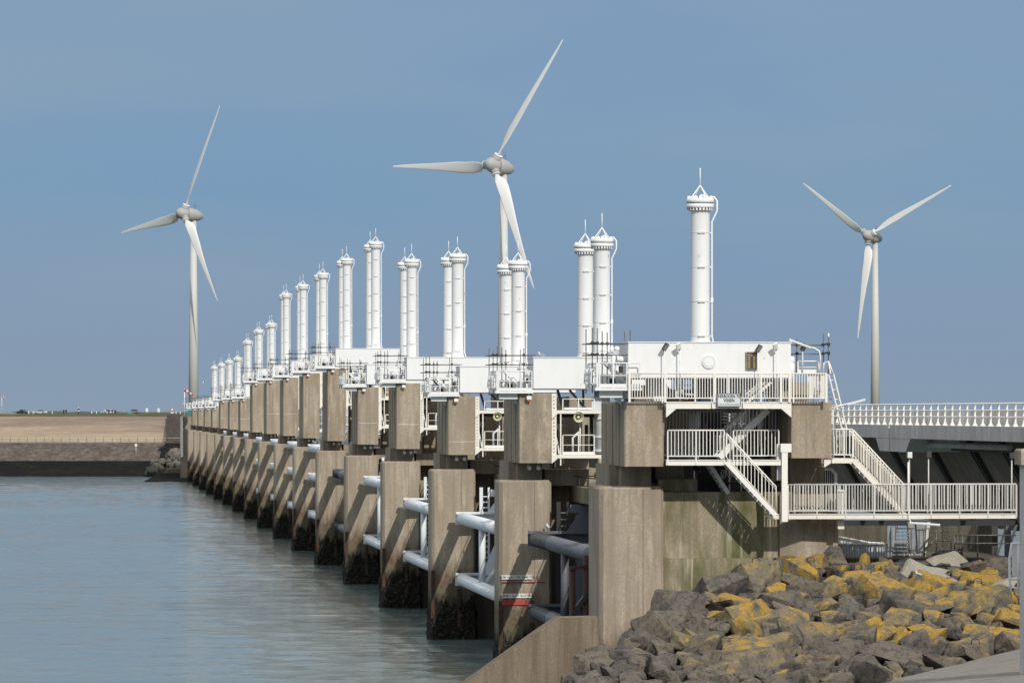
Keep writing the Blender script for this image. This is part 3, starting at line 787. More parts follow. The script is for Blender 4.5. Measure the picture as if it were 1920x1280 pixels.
# horn loudspeakers on piers two and three
for n, sc in ((1, 1.0), (2, 1.0)):
    B = BF(n); z = E + TOP[n] - 1.28; x = 26.93 if n == 1 else 26.9
    t = thing('horn_loudspeaker', (x, B - .1, z), 'round pale horn loudspeaker hanging under the upper deck of the %s pier' % ORD[n], 'loudspeaker', 'horn loudspeakers under the side platforms')
    s = MB(); s.tube([(x, B - .12, z), (x, B + .02, z), (x, B + .2, z), (x, B + .35, z)], [.29, .22, .12, .07], 24, caps=False); s.build('horn', 'pale', t)
    s = MB(); s.tube([(x, B + .16, z), (x, B + .18, z)], .17, 16); s.build('throat', 'dark', t)
    s = MB(); s.tube([(x, B - .02, z), (x, B + .16, z)], [.065, .09], 12); s.build('driver', 'pale', t)
    piece('bracket', (x, B + .1, z + .2), (x, B + .1, z + .36), .06, 'white', t)

# ================================================================ UPPER BEAMS and GATES
for n in range(NP - 1):
    t = thing('upper_beam', (28, bs(n) + 8, 0), 'concrete upper beam spanning behind the gate between the %s and %s piers' % (ORD[n], ORD[n + 1]), 'concrete beam', 'concrete beams spanning between the piers')
    y0, y1 = bs(n) + 8.55, bs(n + 1) + 3.1
    s = MB(); s.box(27.0, 30.2, y0, y1, E - 4.9, E - 4.05); s.build('beam', 'wall', t)
    railing(t, (27.1, y1 - .2, E - 4.05), (27.1, y0 + 1, E - 4.05), .55, 1, 'black', mid=False, balusters=False, post=4)
    if n < 3:
        railing(t, (25.75, y1 - 1.2, E - 4.0), (28.4, y1 - 1.2, E - 4.0), .5, 1, 'black', mid=False, balusters=False, post=.8)

def gate(n):
    """gate between pier n and n+1; n = 0 is the dark one"""
    dark = n in (0, 4); m = 'gated' if dark else 'gatew'
    y1 = bs(n + 1) - 1.8; y0 = bs(n) + 9.2
    zc = [3.95, 7.9]
    if n in (3, 4): zc = [3.88, 8.9]
    if n in (5, 6, 7, 8): zc = [3.95, 7.9, 10.95]
    if n >= 9: zc = [3.9, 8.6, 11.2] if n < 12 else [3.9, 7.6]
    lb = {0: 'dark grey steel sluice gate with thick tubes between the first and second piers', 4: 'dark steel sluice gate between the fifth and sixth piers'}.get(n, 'white steel sluice gate with round tubes between the %s and %s piers' % (ORD[n], ORD[n + 1]))
    t = thing('sluice_gate', (25, (y0 + y1) / 2, zc[0] - .5), lb, 'sluice gate', 'steel sluice gates between the piers')
    xa = 24.6; r = .40
    zt = zc[-1] + 1.9; zlow = zc[0] - .8
    for z in zc:
        s = MB(); s.tube([(xa, y1, z), (xa, y1 - .5, z), (xa, y0, z)], [r * .9, r, r], 18); s.build('chord_tube', m, t)
        s = MB(); s.box(xa - .42, 28.35, y1 + .02, y1 + .14, z - .40, z + .42); s.build('end_plate', m, t)
        s = MB(); s.box(xa - .42, 28.35, y1 - .38, y1 + .01, z + .28, z + .43); s.build('end_flange', m, t)
        if dark:
            k = 13
            for i in range(k):
                yy = y1 - .6 - i * .62
                s = MB(); s.tube([(xa, yy, z), (xa, yy - .05, z)], r + .025, 16); s.build('wrap_band', 'dark', t)
        for yy in (y1 - 14, y1 - 24):
            piece('cross_tube', (xa, yy, z), (28.35, yy, z), .34, m, t, round_=True, n=10)
    for yy in (y1 - 14, y1 - 24):
        for i in range(len(zc) - 1):
            piece('vertical_tube', (xa, yy, zc[i]), (xa, yy, zc[i + 1]), .42, m, t, round_=True, n=12)
            piece('diagonal_tube', (xa, yy, zc[i]), (28.3, yy + 5, zc[i + 1]), .3, m, t, round_=True, n=10)
    # end frame next to the far pier: web plates tapering up to the skin
    for i in range(len(zc) - 1):
        s = MB(); s.extr([(25.9, zc[i] + .4), (28.3, zc[i] + .4), (28.3, zc[i + 1] - .3), (27.3, zc[i + 1] - .3)], y1 - .3, y1 - .2); s.build('end_web', m, t)
    s = MB(); s.extr([(26.3, zc[-1] + .43), (28.3, zc[-1] + .43), (28.3, zt), (27.3, zt)], y1 - .25, y1 - .15); s.build('end_web', m, t)
    # skin plate with horizontal shelf ribs
    s = MB(); s.box(28.36, 28.46, y0, y1 + .1, zlow, zt); s.build('skin_plate', m, t)
    k = int((zt - zlow) / .8)
    for i in range(k + 1):
        z = zlow + (zt - zlow) * i / k
        s = MB(); s.box(27.75, 28.355, y0, y1 - .9, z - .03, z + .03); s.build('shelf_rib', m, t)
    # rack of seal blocks at the slot
    if n < 5:
        s = MB(); s.box(25.78, 26.0, y1 + .3, y1 + .45, zlow, zt + .1); s.box(26.32, 26.45, y1 + .3, y1 + .45, zlow, zt + .1); s.build('slot_rail', m if not dark else 'black', t)
        kk = int((zt - zlow) / .36)
        for i in range(kk):
            z = zlow + .36 * i; s = MB(); s.box(26.0, 26.32, y1 + .25, y1 + .5, z, z + .07); s.build('rung', m, t)
        s = MB()
        for i in range(6): s.box(26.5 + (i % 2) * .3, 27.6, y1 + .15, y1 + .35 - .05 * (i % 3), zt - .5 - i * .55, zt - .05 - i * .55)
        s.build('step_plates', m, t)
    return t
for n in range(NP - 1): gate(n)
# dark panels added to stand for the shaded void behind each gate
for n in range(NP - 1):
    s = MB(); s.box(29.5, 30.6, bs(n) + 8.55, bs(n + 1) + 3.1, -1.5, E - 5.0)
    s.build('void_shade_panel', 'gated', None, label='dark panel added for the shaded void behind the gate after the %s pier' % ORD[n], category='dark panel', group='dark panels behind the gates')

# red brown fender posts beside the nearest pier
t = thing('fender_posts', (25.2, 190, 0), 'dark red brown fender posts with a cross tie left of the nearest pier', 'fender')
for px in (1073, 1099):
    p = W(px, 1062 if px < 1080 else 1040, 196); piece('post', (p.x, p.y, 0), p, .30, 'redbrown', t, round_=True, n=10)
s = MB(); a = W(1068, 1066, 195.9); b2 = W(1105, 1060, 195.9); s.bar(a, b2, .12, .16); s.build('tie', 'redbrown', t)
s = MB(); s.bar(W(1075, 1150, 195.9), W(1108, 1105, 195.9), .2); s.build('brace', 'dark', t)

# ================================================================ WATER-LEVEL BOARDS ON PIER TWO
B = bs(1) - .6
def board(px0, px1, y0, y1, name, lab, mat, txt=None, cat='sign', off=.06, size=.14):
    p, q = W(px0, y1, B - off), W(px1, y0, B - off)
    t = thing(name, ((p.x + q.x) / 2, B - off, p.z), lab, cat)
    s = MB(); s.box(p.x, q.x, B - off - .03, B - off + .03, p.z, q.z); s.build('plate', mat, t)
    if txt: text(txt, 'lettering', ((p.x + q.x) / 2, B - off - .034, (p.z + q.z) / 2), size, t, sx=.92)
    for x in (p.x + .12, q.x - .12):
        s = MB(); s.box(x - .02, x + .02, B - off - .045, B - off - .03, q.z - .05, q.z - .02); s.build('screw', 'dark', t)
    return t
board(940.5, 998, 1077.5, 1085.5, 'flood_level_board', 'white board with small black flood level lettering, above the thin red bar', 'signw', '4.20M +N.A.P. PEIL RAMP 1953', size=.155)
board(940, 997, 1112, 1120.5, 'closing_level_board', 'white board with yellowed ends lettered with the closing level, above the red board', 'signw', '3.00 M + N.A.P. SLUITPEIL', size=.165)
board(940, 1022, 1089.5, 1091.5, 'red_level_bar', 'thin red level bar between the two white boards', 'red', cat='level mark')
board(941, 991, 1124.5, 1133.5, 'red_level_board', 'wide red level board under the lower white board', 'red', cat='level mark')

# ================================================================ NEAREST PIER: wall, platforms, stairs
B0 = bs(0)
# recess wall, ledge and inner column of pier 0 (parts of that pier)
P0 = [o for o in bpy.data.objects if o.name == 'barrier_pier'][0]
yw = B0 + .2
s = MB(); s.box(25.61, AX(1475, yw) + .3, yw, yw + 1.6, 4, ZY(1350, 922, yw)); s.build('recess_wall', 'wall', P0)
s = MB(); s.box(25.61, AX(1568, yw) , B0 - .3, yw - .001, 3, ZY(1350, 1046, B0 - .3)); s.build('ledge_wall', 'wall', P0)
xb0, xb1 = AX(1465, B0 - .4), AX(1571, B0 - .4)
s = MB(); s.prism([(xb0 + .9, B0 - .5), (xb1, B0 - .35), (xb1, B0 + 7), (xb0, B0 + 7), (xb0, B0 + .0)][::1], 4, ZY(1500, 925, B0 + 1)); s.build('rear_shaft', 'shaft', P0)
s = MB(); s.box(AX(1476, B0 + 1.6), AX(1545, B0 + 1.6), B0 + .9, B0 + 6, ZY(1500, 926, B0 + 1), ZY(1500, 856, B0 + 1)); s.build('rear_neck', 'neck', P0)
for o in P0.children:       # the nearest pier's second block is shallower and placed further landward
    if o.name.startswith('rear_block'): 
        bpy.data.objects.remove(o, do_unlink=True); break
yb = BF(0)
s = MB(); s.prism([(AX(1484, yb), yb), (AX(1559.5, yb), yb), (AX(1559.5, yb), yb + 6.5), (AX(1484, yb), yb + 6.5)], ZY(1520, 858.5, yb), E + TOP[0], .04); s.build('rear_block', 'block', P0)
s = MB(); s.box(25.5, AX(1281, B0 + 1.4), B0 + 1.4, B0 + 5, ZY(1260, 905, B0 + 2), ZY(1260, 874, B0 + 2)); s.build('inner_corbel', 'neck', P0)
s = MB(); s.box(25.5, AX(1308, B0 + .5), B0 + .5, B0 + 1.38, ZY(1260, 919, B0 + 3), ZY(1260, 896, B0 + 3)); s.build('inner_ledge', 'wall', P0)

# ---- upper platform
yf = B0 - 2.3; zd = ZY(1350, 752, yf)
t = thing('upper_platform', (28, yf, zd), 'white upper platform with a dense baluster railing across the nearest pier', 'platform')
xl, xr = AX(1249, yf), AX(1484, yf)
s = MB(); s.box(xl, xr, yf, yf + .12, ZY(1350, 766, yf), ZY(1350, 755.5, yf)); s.build('edge_beam', 'rail', t)
s = MB(); s.box(xl, xr, yf - .03, yf + .2, ZY(1350, 755.4, yf), zd - .03); s.build('beam_flange', 'rail', t)
s = MB(); s.box(xl + .01, xr - .01, yf + .2, yf + 5.5, zd - .12, zd - .03); s.build('deck', 'grate', t)
for sx, x in ((1, xl), (-1, xr)):
    zz = ZY(1350, 766, yf); s = MB(); s.extr([(x, zz), (x + sx * .45, zz), (x, zz - .38)][::sx], yf + .01, yf + .1); s.build('gusset', 'rail', t)
x0, x1 = AX(1180, yf), AX(1549, yf); z0 = ZY(1350, 750, yf)
h = ZY(1350, 700, yf) - z0
railing(t, (x0, yf - .02, z0), (x1, yf - .02, z0), h, .118, 'rail', post=1.35, foot=.12)
railing(t, (x0, yf + .05, z0), (x0, yf + 4.8, z0), h, .2, 'rail', post=1.6, foot=.1)
railing(t, (x1, yf + .05, z0), (x1, yf + 4.8, z0), h, .2, 'rail', post=1.6, foot=.1)
for px in (1180, 1247, 1339, 1464, 1480, 1549):   # stout posts
    x = AX(px, yf); piece('stout_post', (x, yf - .03, z0 - .1), (x, yf - .03, z0 + h), .10, 'rail', t)
# ---- cabinets and machinery behind the upper railing
ym = B0 - .9
def blk(px0, px1, py0, py1, b_, dep, name, mat, parent):
    s_ = MB(); s_.box(AX(px0, b_), AX(px1, b_), b_, b_ + dep, ZY(1350, py1, b_), ZY(1350, py0, b_)); return s_.build(name, mat, parent)
t = thing('machine_room_front', (27, ym, zd), 'white cabinets and louvres standing behind the upper railing under the housing', 'machine cabinet')
blk(1180, 1215, 722, 752, ym, 2, 'concrete_plinth', 'neck', t)
blk(1215, 1247, 706, 752, ym, 1, 'cabinet', 'white', t)
blk(1247, 1300, 730, 752, ym + .5, 1, 'plinth', 'block', t)
blk(1300, 1333, 706, 752, ym + .1, .5, 'louvre', 'dark', t)
for i in range(8): blk(1300, 1333, 709 + i * 5, 711 + i * 5, ym + .05, .04, 'louvre_blade', 'grate', t)
blk(1333, 1396, 706, 752, ym, .4, 'corrugated_door', 'gatew', t)
for i in range(15): blk(1335 + i * 4, 1336.6 + i * 4, 708, 751, ym - .04, .039, 'door_rib', 'grate', t)
blk(1396, 1440, 706, 730, ym + .3, .5, 'beam', 'white', t)
blk(1440, 1480, 712, 752, ym + .2, .5, 'plinth', 'block', t)
blk(1484, 1516, 716, 752, ym, 2, 'concrete_plinth', 'block', t)
blk(1178, 1484, 706.5, 709.5, ym - .5, .2, 'support_beam', 'white', t)
s = MB(); p = W(1272, 728, ym - .3)
s.tube([W(1268, 712, ym - .3), W(1268, 745, ym - .3), W(1290, 747, ym - .3)], .05, 8); s.tube([W(1280, 712, ym - .3), W(1280, 738, ym - .3), W(1300, 740, ym - .3)], .05, 8); s.tube([W(1268, 722, ym - .32), W(1302, 722, ym - .32)], .03, 8)
s.ball(W(1276, 732, ym - .3), .16, 10, 6); s.build('pipework', 'white', t)
s = MB(); s.bar(W(1243, 712, ym - .2), W(1262, 745, ym - .2), .1); s.build('dark_strut', 'dark', t)

def stair(name, lab, top, bot, wid, y, h, mat='rail', sp=.14, depth=.22, grp=None, steps=True, rails=(True, False), landing=None):
    """flight between two (px,py) points of its front stringer, at barrier distance y; wid = width away from the camera"""
    p, q = W(top[0], top[1], y), W(bot[0], bot[1], y)
    t = thing(name, (q.x, y, q.z), lab, 'stairs', grp)
    for k, yy in enumerate((y, y + wid)):
        dv = Vector((0, yy - y, 0)); s = MB(); s.bar(p + dv, q + dv, .06, depth); s.build('stringer', mat, t)
        if rails[k]:
            up = Vector((0, 0, 1)); a, c = p + dv, q + dv; d = c - a
            s = MB(); s.tube([a + up * (h - .05) - d.normalized() * .0, a + up * h, c + up * h, c + up * .2], .032, 8); s.build('handrail', mat, t)
            piece('inner_handrail', a + up * (h - .13), c + up * (h - .13), .035, mat, t, round_=True)
            piece('bottom_rail', a + up * .2, c + up * .2, .04, mat, t, round_=True)
            nb = max(2, int(abs(d.x) / sp))
            for i in range(nb + 1):
                e = a + d * (i / nb); piece('baluster', e + up * .2, e + up * (h - .02), .028 if i % 5 else .05, mat, t)
    if steps:
        d = q - p; ns = max(3, int(abs(d.z) / .19))
        for i in range(1, ns):
            e = p + d * (i / ns); piece('step', e + Vector((0, .03, .04)), e + Vector((0, wid - .03, .04)), .22, 'grate', t, h=.04)
    return t
# ---- lower platform
yl = B0 - 2.2
t = thing('lower_platform', (28, yl, ZY(1350, 860, yl)), 'white lower platform with a rounded railing panel between the two upper blocks', 'platform')
xl, xr = AX(1249, yl), AX(1464, yl)
s = MB(); s.box(xl, xr, yl, yl + .1, ZY(1350, 872, yl), ZY(1350, 863.5, yl)); s.build('edge_beam', 'rail', t)
s = MB(); s.box(xl, xr, yl - .03, yl + .16, ZY(1350, 863.4, yl), ZY(1350, 861.6, yl)); s.build('beam_flange', 'cream', t)
s = MB(); s.box(xl + .01, xr - .01, yl + .16, yl + 3.2, ZY(1350, 864, yl), ZY(1350, 862, yl)); s.build('deck', 'grate', t)
zz = ZY(1350, 858.5, yl); h = ZY(1350, 806.5, yl) - zz
railing(t, (AX(1252, yl), yl, zz), (AX(1358, yl), yl, zz), h, .148, 'rail', post=1.45, foot=.30, top=.07)
yr2 = yl + 1.3
railing(t, (AX(1375, yr2), yr2, zz), (AX(1460, yr2), yr2, zz), h, .15, 'rail', post=1.9, foot=.05, top=.06)
railing(t, (AX(1252, yl) + .05, yl + 3.1, zz + .0), (AX(1455, yl + 3), yl + 3.1, zz + .0), h * 1.7, .15, 'railg', post=1.9, foot=.05, top=.04)
# front stair: lower platform down to the walkway
stair('lower_stair', 'white stair descending from the lower platform to the walkway beside the white column', (1362, 866), (1455, 966), 1.0, yl - .15, ZY(1350, 812, yl) - ZY(1350, 866, yl), sp=.15, depth=.2)
stair('upper_stair', 'white stair climbing from the lower platform up under the upper platform', (1440, 768), (1349, 857), 1.0, yl + 1.6, .95, sp=.16, depth=.28, rails=(True, True))
stair('top_stair', 'short white stair rising behind the upper railing beside the no fishing sign', (1446, 716), (1398, 757), .9, ym - .9, .40, sp=.13, depth=.12, rails=(True, True), steps=False)
stair('hidden_stair', 'white stair stringers seen below the lower platform behind the front stair', (1328, 866), (1366, 925), .9, B0 + .2, .6, sp=.4, depth=.18, rails=(False, False))
# column carrying stair and walkway
t = thing('support_column', (AX(1471, yl), yl, ZY(1471, 978, yl)), 'white steel column with a short cross arm at the head of the walkway', 'steel column')
blk(1466, 1477, 848, 978, yl - .1, .22, 'shaft', 'rail', t)
blk(1464, 1484, 831.5, 847.5, yl - .12, .26, 'arm', 'rail', t)
blk(1456.5, 1463.8, 832, 868, yl + .2, .3, 'side_stub', 'railg', t)
blk(1457, 1466, 868, 900, yl + .3, .2, 'rear_leg', 'railg', t)
# ---- walkway to the right
yk = B0 - 2.0
t = thing('walkway', (32, yk, ZY(1350, 972, yk)), 'long white walkway greyed for shade with a baluster railing running right below the road bridge', 'walkway')
xk0, xk1 = AX(1440, yk), AX(1906, yk)
s = MB(); s.box(xk0, xk1, yk, yk + .1, ZY(1350, 973, yk), ZY(1350, 965, yk)); s.build('edge_beam', 'cream', t)
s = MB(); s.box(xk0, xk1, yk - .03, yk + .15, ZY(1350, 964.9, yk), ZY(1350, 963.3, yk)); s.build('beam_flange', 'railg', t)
s = MB(); s.box(xk0 + .01, xk1 - .01, yk + .15, yk + 1.3, ZY(1350, 966, yk), ZY(1350, 964, yk)); s.build('deck', 'grate', t)
zz = ZY(1350, 961.5, yk); h = ZY(1350, 908.5, yk) - zz
railing(t, (AX(1478, yk), yk, zz), (xk1, yk, zz), h, .128, 'railg', post=1.2, foot=.22, top=.06, bw=.034)  # grey paint stands in for shade on this railing
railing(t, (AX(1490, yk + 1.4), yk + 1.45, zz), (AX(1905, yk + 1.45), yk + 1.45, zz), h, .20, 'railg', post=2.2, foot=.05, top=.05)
blk(1571, 1583, 918, 992, yk + .5, .3, 'white_hanger', 'cream', t)
# ---- right landing, stair and ship ladder
yg = B0 - 1.9
t = thing('side_landing', (33.5, yg, ZY(1580, 858, yg)), 'small white landing with railing on the right side of the rear block', 'platform')
s = MB(); s.box(AX(1560, yg), AX(1600, yg), yg, yg + 2.2, ZY(1580, 868, yg), ZY(1580, 859, yg)); s.build('deck_frame', 'cream', t)
zz = ZY(1580, 856, yg); h = ZY(1580, 804.5, yg) - zz
railing(t, (AX(1562, yg), yg, zz), (AX(1599, yg), yg, zz), h, .14, 'rail', post=.9, foot=.05)
railing(t, (AX(1562, yg), yg + 2.1, zz), (AX(1599, yg), yg + 2.1, zz), h, .14, 'rail', post=.9, foot=.05)
s = MB(); s.extr([(AX(1546, yg), ZY(1546, 860, yg)), (AX(1562, yg), ZY(1562, 860, yg)), (AX(1562, yg), ZY(1562, 866, yg)), (AX(1546, yg), ZY(1546, 876, yg))][::-1], yg + .1, yg + .3); s.build('bracket', 'cream', t)
stair('side_stair', 'rust spotted white stair descending from the side landing down to the walkway', (1600, 862), (1697, 966), .9, yg, ZY(1600, 806, yg) - ZY(1600, 862, yg), sp=.12, mat='cream', depth=.22, rails=(True, True))
t = thing('ship_ladder', (33.5, yg + .8, ZY(1586, 805, yg)), 'steep white ship ladder from the upper platform down to the side landing', 'ladder')
yq = yg + .3
for dy, dx in ((0, 0), (.9, 0)):
    for o_ in (0, 9):
        s = MB(); s.bar(W(1563 - o_, 702, yq + dy), W(1588 - o_, 806, yq + dy), .055, .12 if o_ == 0 else .06); s.build('stringer' if o_ == 0 else 'handrail', 'rail', t)
for i in range(11):
    p = W(1561 - 1 + i * 2.3, 712 + i * 9, yq); piece('step', p + Vector((-.1, 0, 0)), p + Vector((-.1, .9, 0)), .18, 'grate', t, h=.03)
    if i % 2 == 0:
        p2 = W(1554 + i * 2.3, 712 + i * 9, yq); s = MB(); s.bar(p2, p + Vector((.05, 0, 0)), .03); s.build('rail_tie', 'rail', t)
t = thing('upper_ladder', (32.2, yg + .8, ZY(1560, 700, yg)), 'short white ladder with curved rails above the right end of the upper railing', 'ladder')
for dy in (0, .7):
    s = MB(); s.tube([W(1544, 700, yq + dy), W(1545, 680, yq + dy), W(1553, 677, yq + dy), W(1563, 703, yq + dy)], .04, 6); s.build('rail', 'rail', t)
    s = MB(); s.bar(W(1553, 678, yq + dy), W(1557, 700, yq + dy), .05, .14); s.build('stringer', 'rail', t)
t = thing('right_gallery', (31.5, yg, ZY(1510, 700, yg)), 'white open railing behind the dense railing at the right end of the housing', 'gallery')
railing(t, W(1496, 700, yg + .5), W(1533, 700, yg + .5), ZY(1510, 677, yg) - ZY(1510, 700, yg), 1, 'rail', mid=True, balusters=False, post=.7)
s = MB(); s.bar(W(1533, 678, yg + .5), W(1539, 700, yg + .5), .08); s.build('brace', 'rail', t)
t = thing('right_scaffold', (32, yg, ZY(1545, 700, yg)), 'dark tube scaffold standing at the right end of the upper platform', 'scaffold')
for px, y_ in ((1494, 635), (1544, 626), (1553.5, 632)): piece('pole', W(px, 700, yg + .9), W(px, y_, yg + .9), .055, 'scaf', t, round_=True)
piece('pole', W(1553.5, 633, yg + .9), W(1553.5, 625, yg + .9), .08, 'white', t, round_=True)
for y_ in (647, 663.5):
    piece('crossbar', W(1480, y_, yg + 1.0), W(1543, y_, yg + 1.0), .05, 'scaf', t, round_=True)
    s = MB(); s.bar(W(1540, y_ + .5, yg + .7), W(1555, y_ - 4, yg + 1.3), .06); s.build('crossbar', 'black', t)
    for px in (1494, 1543, 1553.5):
        c = W(px, y_ - 1, yg + .88); s = MB(); s.box(c.x - .06, c.x + .06, c.y - .09, c.y + .02, c.z - .06, c.z + .06); s.build('clamp', 'black', t)

# ---- no fishing sign
ys = yf - .16
p, q = W(1344.5, 762.3, ys), W(1389, 737.2, ys)
t = thing('no_fishing_sign', ((p.x + q.x) / 2, ys, p.z), 'grey no fishing sign in Dutch fixed to the upper railing', 'sign')
s = MB(); s.box(p.x, q.x, ys, ys + .03, p.z, q.z); s.build('frame', 'dark', t)
s = MB(); s.box(p.x + .03, q.x - .03, ys - .006, ys, p.z + .03, q.z - .03); s.build('face', 'sign', t)
cx = (p.x + q.x) / 2; hz = q.z - p.z
text('VERBODEN TE', 'lettering', (cx, ys - .008, p.z + hz * .77), .19, t, sx=.76)
text('VISSEN', 'lettering', (cx, ys - .008, p.z + hz * .46), .19, t, sx=.82)
text('VANAF DE OOSTERSCHELDEKERING', 'lettering', (cx, ys - .008, p.z + hz * .17), .062, t, sx=.88)
for px in (1336, 1394):
    piece('bracket', W(px, 754, ys + .06), W(px, 764, ys + .06), .05, 'rail', t)

# ---- lamps
def floodlight(px, ytop, ybase, lab, flip=1, white=False, y_=None, grp='floodlights on poles above the upper platform'):
    y_ = y_ or (yf + .06); base = W(px, ybase, y_); top = W(px, ytop, y_)
    t = thing('floodlight', base, lab, 'lamp', grp)
    piece('pole', base, top, .05, 'white', t, round_=True)
    c = top + Vector((.05 * flip, -.05, .12)); d = Vector((.10 * flip, -.0, .2)).normalized(); sx = Vector((.13, 0, -.05 * flip))
    nrm = Vector((-.5 * flip if white else .35 * flip, -.8, -.35)).normalized(); rt = d.cross(nrm).normalized(); d2 = nrm.cross(rt).normalized()
    vs = []
    for k, th_ in ((0, .0), (1, .07)):
        for i, j in ((-1, -1), (1, -1), (1, 1), (-1, 1)): vs.append(c + rt * (i * .11) + d2 * (j * .17) - nrm * th_)
    s = MB(); s.add(vs, [(0, 1, 2, 3), (7, 6, 5, 4), (0, 4, 5, 1), (1, 5, 6, 2), (2, 6, 7, 3), (3, 7, 4, 0)]); s.build('housing', 'white' if white else 'dark', t)
    vs = [c + rt * (i * .085) + d2 * (j * .13) + nrm * .008 for i, j in ((-1, -1), (1, -1), (1, 1), (-1, 1))]
    vs += [v - nrm * .006 for v in vs]
    s = MB(); s.add(vs, [(0, 1, 2, 3), (7, 6, 5, 4), (0, 4, 5, 1), (1, 5, 6, 2), (2, 6, 7, 3), (3, 7, 4, 0)]); s.build('lens', 'grate' if not white else 'signw', t)
    s = MB(); s.bar(top - Vector((.04, 0, .02)), c - d2 * .12, .07); s.build('bracket', 'dark', t)
floodlight(1246, 656, 751, 'leftmost floodlight with a dark framed lens on a thin white pole')
floodlight(1275, 656, 751, 'second floodlight from the left, seen pale and from the side, on a white pole', -1, True)
floodlight(1421, 659, 751, 'dark framed floodlight above the amber indicator board')
floodlight(1456.5, 656, 751, 'pale floodlight seen from the side right of the indicator board', -1, True)
floodlight(1505, 657, 700, 'dark floodlight under the slanting tube lamp at the right end', 1, False, yg + .4)
def tube_lamp(arm, pole, lab, y_):
    t = thing('tube_lamp', W(pole[-1][0], pole[-1][1], y_), lab, 'lamp', 'slanting tube lamps on bent poles')
    s = MB(); s.tube([W(x, y, y_) for x, y in pole], .035, 8); s.build('pole', 'rail', t)
    a, c = W(*arm[0], y_), W(*arm[1], y_)
    s = MB(); s.bar(a, c, .16, .07); s.build('luminaire', 'white', t)
    s = MB(); s.bar(a - Vector((0, 0, .05)), c - Vector((0, 0, .05)), .10, .03); s.build('diffuser', 'signw', t)
tube_lamp(((1480, 636.5), (1519, 651)), [(1515, 649.5), (1528, 653), (1536, 658), (1538, 665), (1538, 702)], 'slanting tube lamp on a bent pole above the right end of the upper railing', yg + .2)
tube_lamp(((1588, 758), (1622, 748.5)), [(1596, 755.5), (1580, 759), (1565, 763), (1562.5, 770), (1562.5, 858)], 'tube lamp reaching right beside the ship ladder in front of the bridge railing', yg - .05)
tube_lamp(((1705, 979), (1762, 983)), [(1708, 979), (1704, 972), (1703, 905), (1703, 866)], 'tube lamp hanging below the walkway deck', yk - .05)
def pole_lamp(px, y0, y1, lab, white=True):
    y_ = yk + .7; base = W(px, y1, y_); t = thing('walkway_lamp', base, lab, 'lamp', 'small lamps on poles along the walkway')
    piece('pole', base, W(px, y0 + 8, y_), .06, 'railg', t, round_=True)
    c = W(px, y0 + 4, y_); s = MB(); s.box(c.x - .09, c.x + .10, c.y - .15, c.y + .1, c.z - .12, c.z + .14); s.build('housing', 'white' if white else 'dark', t)
    s = MB(); s.box(c.x - .06, c.x + .07, c.y - .16, c.y - .151, c.z - .1, c.z + .08); s.build('lens', 'signw' if white else 'glass', t)
pole_lamp(1705, 849, 964, 'white headed lamp on a pole in the middle of the walkway')
pole_lamp(1741, 848, 964, 'dark headed lamp on a thin pole right of the white headed one', False)
pole_lamp(1897, 850, 964, 'dark lamp on a pole near the right end of the walkway', False)

# ---- interior between the blocks: columns, pipes, dark steel
t = thing('gate_machinery', (28, B0 + 5, E - 4), 'dark steel machinery and pipes filling the space between the two blocks of the nearest pier', 'machinery')
yi = B0 + 3.4
blk(1249, 1291, 772, 872, yi, 1.2, 'wall_panel', 'block', t)
for y_ in (812, 827, 841): blk(1249, 1293, y_, y_ + 2, yi - .06, .05, 'tie_bar', 'dark', t)
blk(1291, 1300, 768, 872, yi + .4, .3, 'pipe_rack', 'gatew', t)
blk(1303, 1309, 768, 835, yi + .3, .3, 'pipe_rack', 'white', t)
s = MB(); s.ball(W(1295, 830, yi), .16, 10, 6); s.ball(W(1306, 833, yi), .14, 10, 6); s.build('valve', 'white', t)
blk(1314, 1350, 768, 925, yi + .8, .5, 'steel_column', 'dark', t)
blk(1322, 1326, 795, 860, yi + .2, .1, 'yellow_pipe', 'orange', t)
blk(1352, 1362, 768, 925, yi + 1.2, .4, 'steel_column', 'dark', t)
blk(1364, 1374, 790, 872, yi + .9, .3, 'grey_sheet', 'gatew', t)
blk(1376, 1392, 800, 872, yi + .9, .3, 'grey_sheet', 'gatew', t)
for i in range(4): blk(1355, 1400, 773 + i * 6, 775.5 + i * 6, yi + 1, .1, 'louvre_blade', 'white', t)
blk(1404, 1420, 768, 925, yi + .6, .4, 'steel_column', 'dark', t)
blk(1432, 1444, 768, 925, yi + 1.0, .4, 'steel_column', 'dark', t)
blk(1456, 1484, 770, 858, yi - 1.5, 2, 'dark_cabinet', 'black', t)
blk(1249, 1484, 766, 774, yi + .2, .4, 'cross_beam', 'dark', t)
blk(1249, 1484, 903, 906, yi - .1, .1, 'rail_pipe', 'black', t)
blk(1310, 1318, 885, 920, yi - .2, .25, 'bollard', 'black', t)
blk(1357, 1364, 882, 920, yi - .2, .25, 'bollard', 'black', t)
s = MB(); s.ball(W(1306, 876, yi - .1), .18, 10, 6); s.ball(W(1357, 876, yi - .1), .16, 10, 6); s.build('float', 'dark', t)
s = MB(); s.tube([W(1352 + 7 * math.sin(k * .55) + k * .9, 888 + 9 * math.sin(k * 1.1), yi - .2) for k in range(18)], .03, 6); s.build('hose_coil', 'rail', t)
# dark back wall added to make the pier's machine space look shaded
s = MB(); s.box(25.5, 31.8, B0 + 7.5, B0 + 7.9, E - 4.6, E + .3); s.build('shade_back_wall', 'dark', P0)
for i in range(9):
    x = AX(1281 + i * 22, B0 + 7); piece('lattice_bar', (x, B0 + 7.2, E - 4.4), (x, B0 + 7.2, E + .2), .06, 'railg', t)
for i in range(5):
    piece('lattice_bar', (26.6, B0 + 7.15, E - 4.1 + i * .9), (31, B0 + 7.15, E - 4.1 + i * .9), .05, 'railg', t)

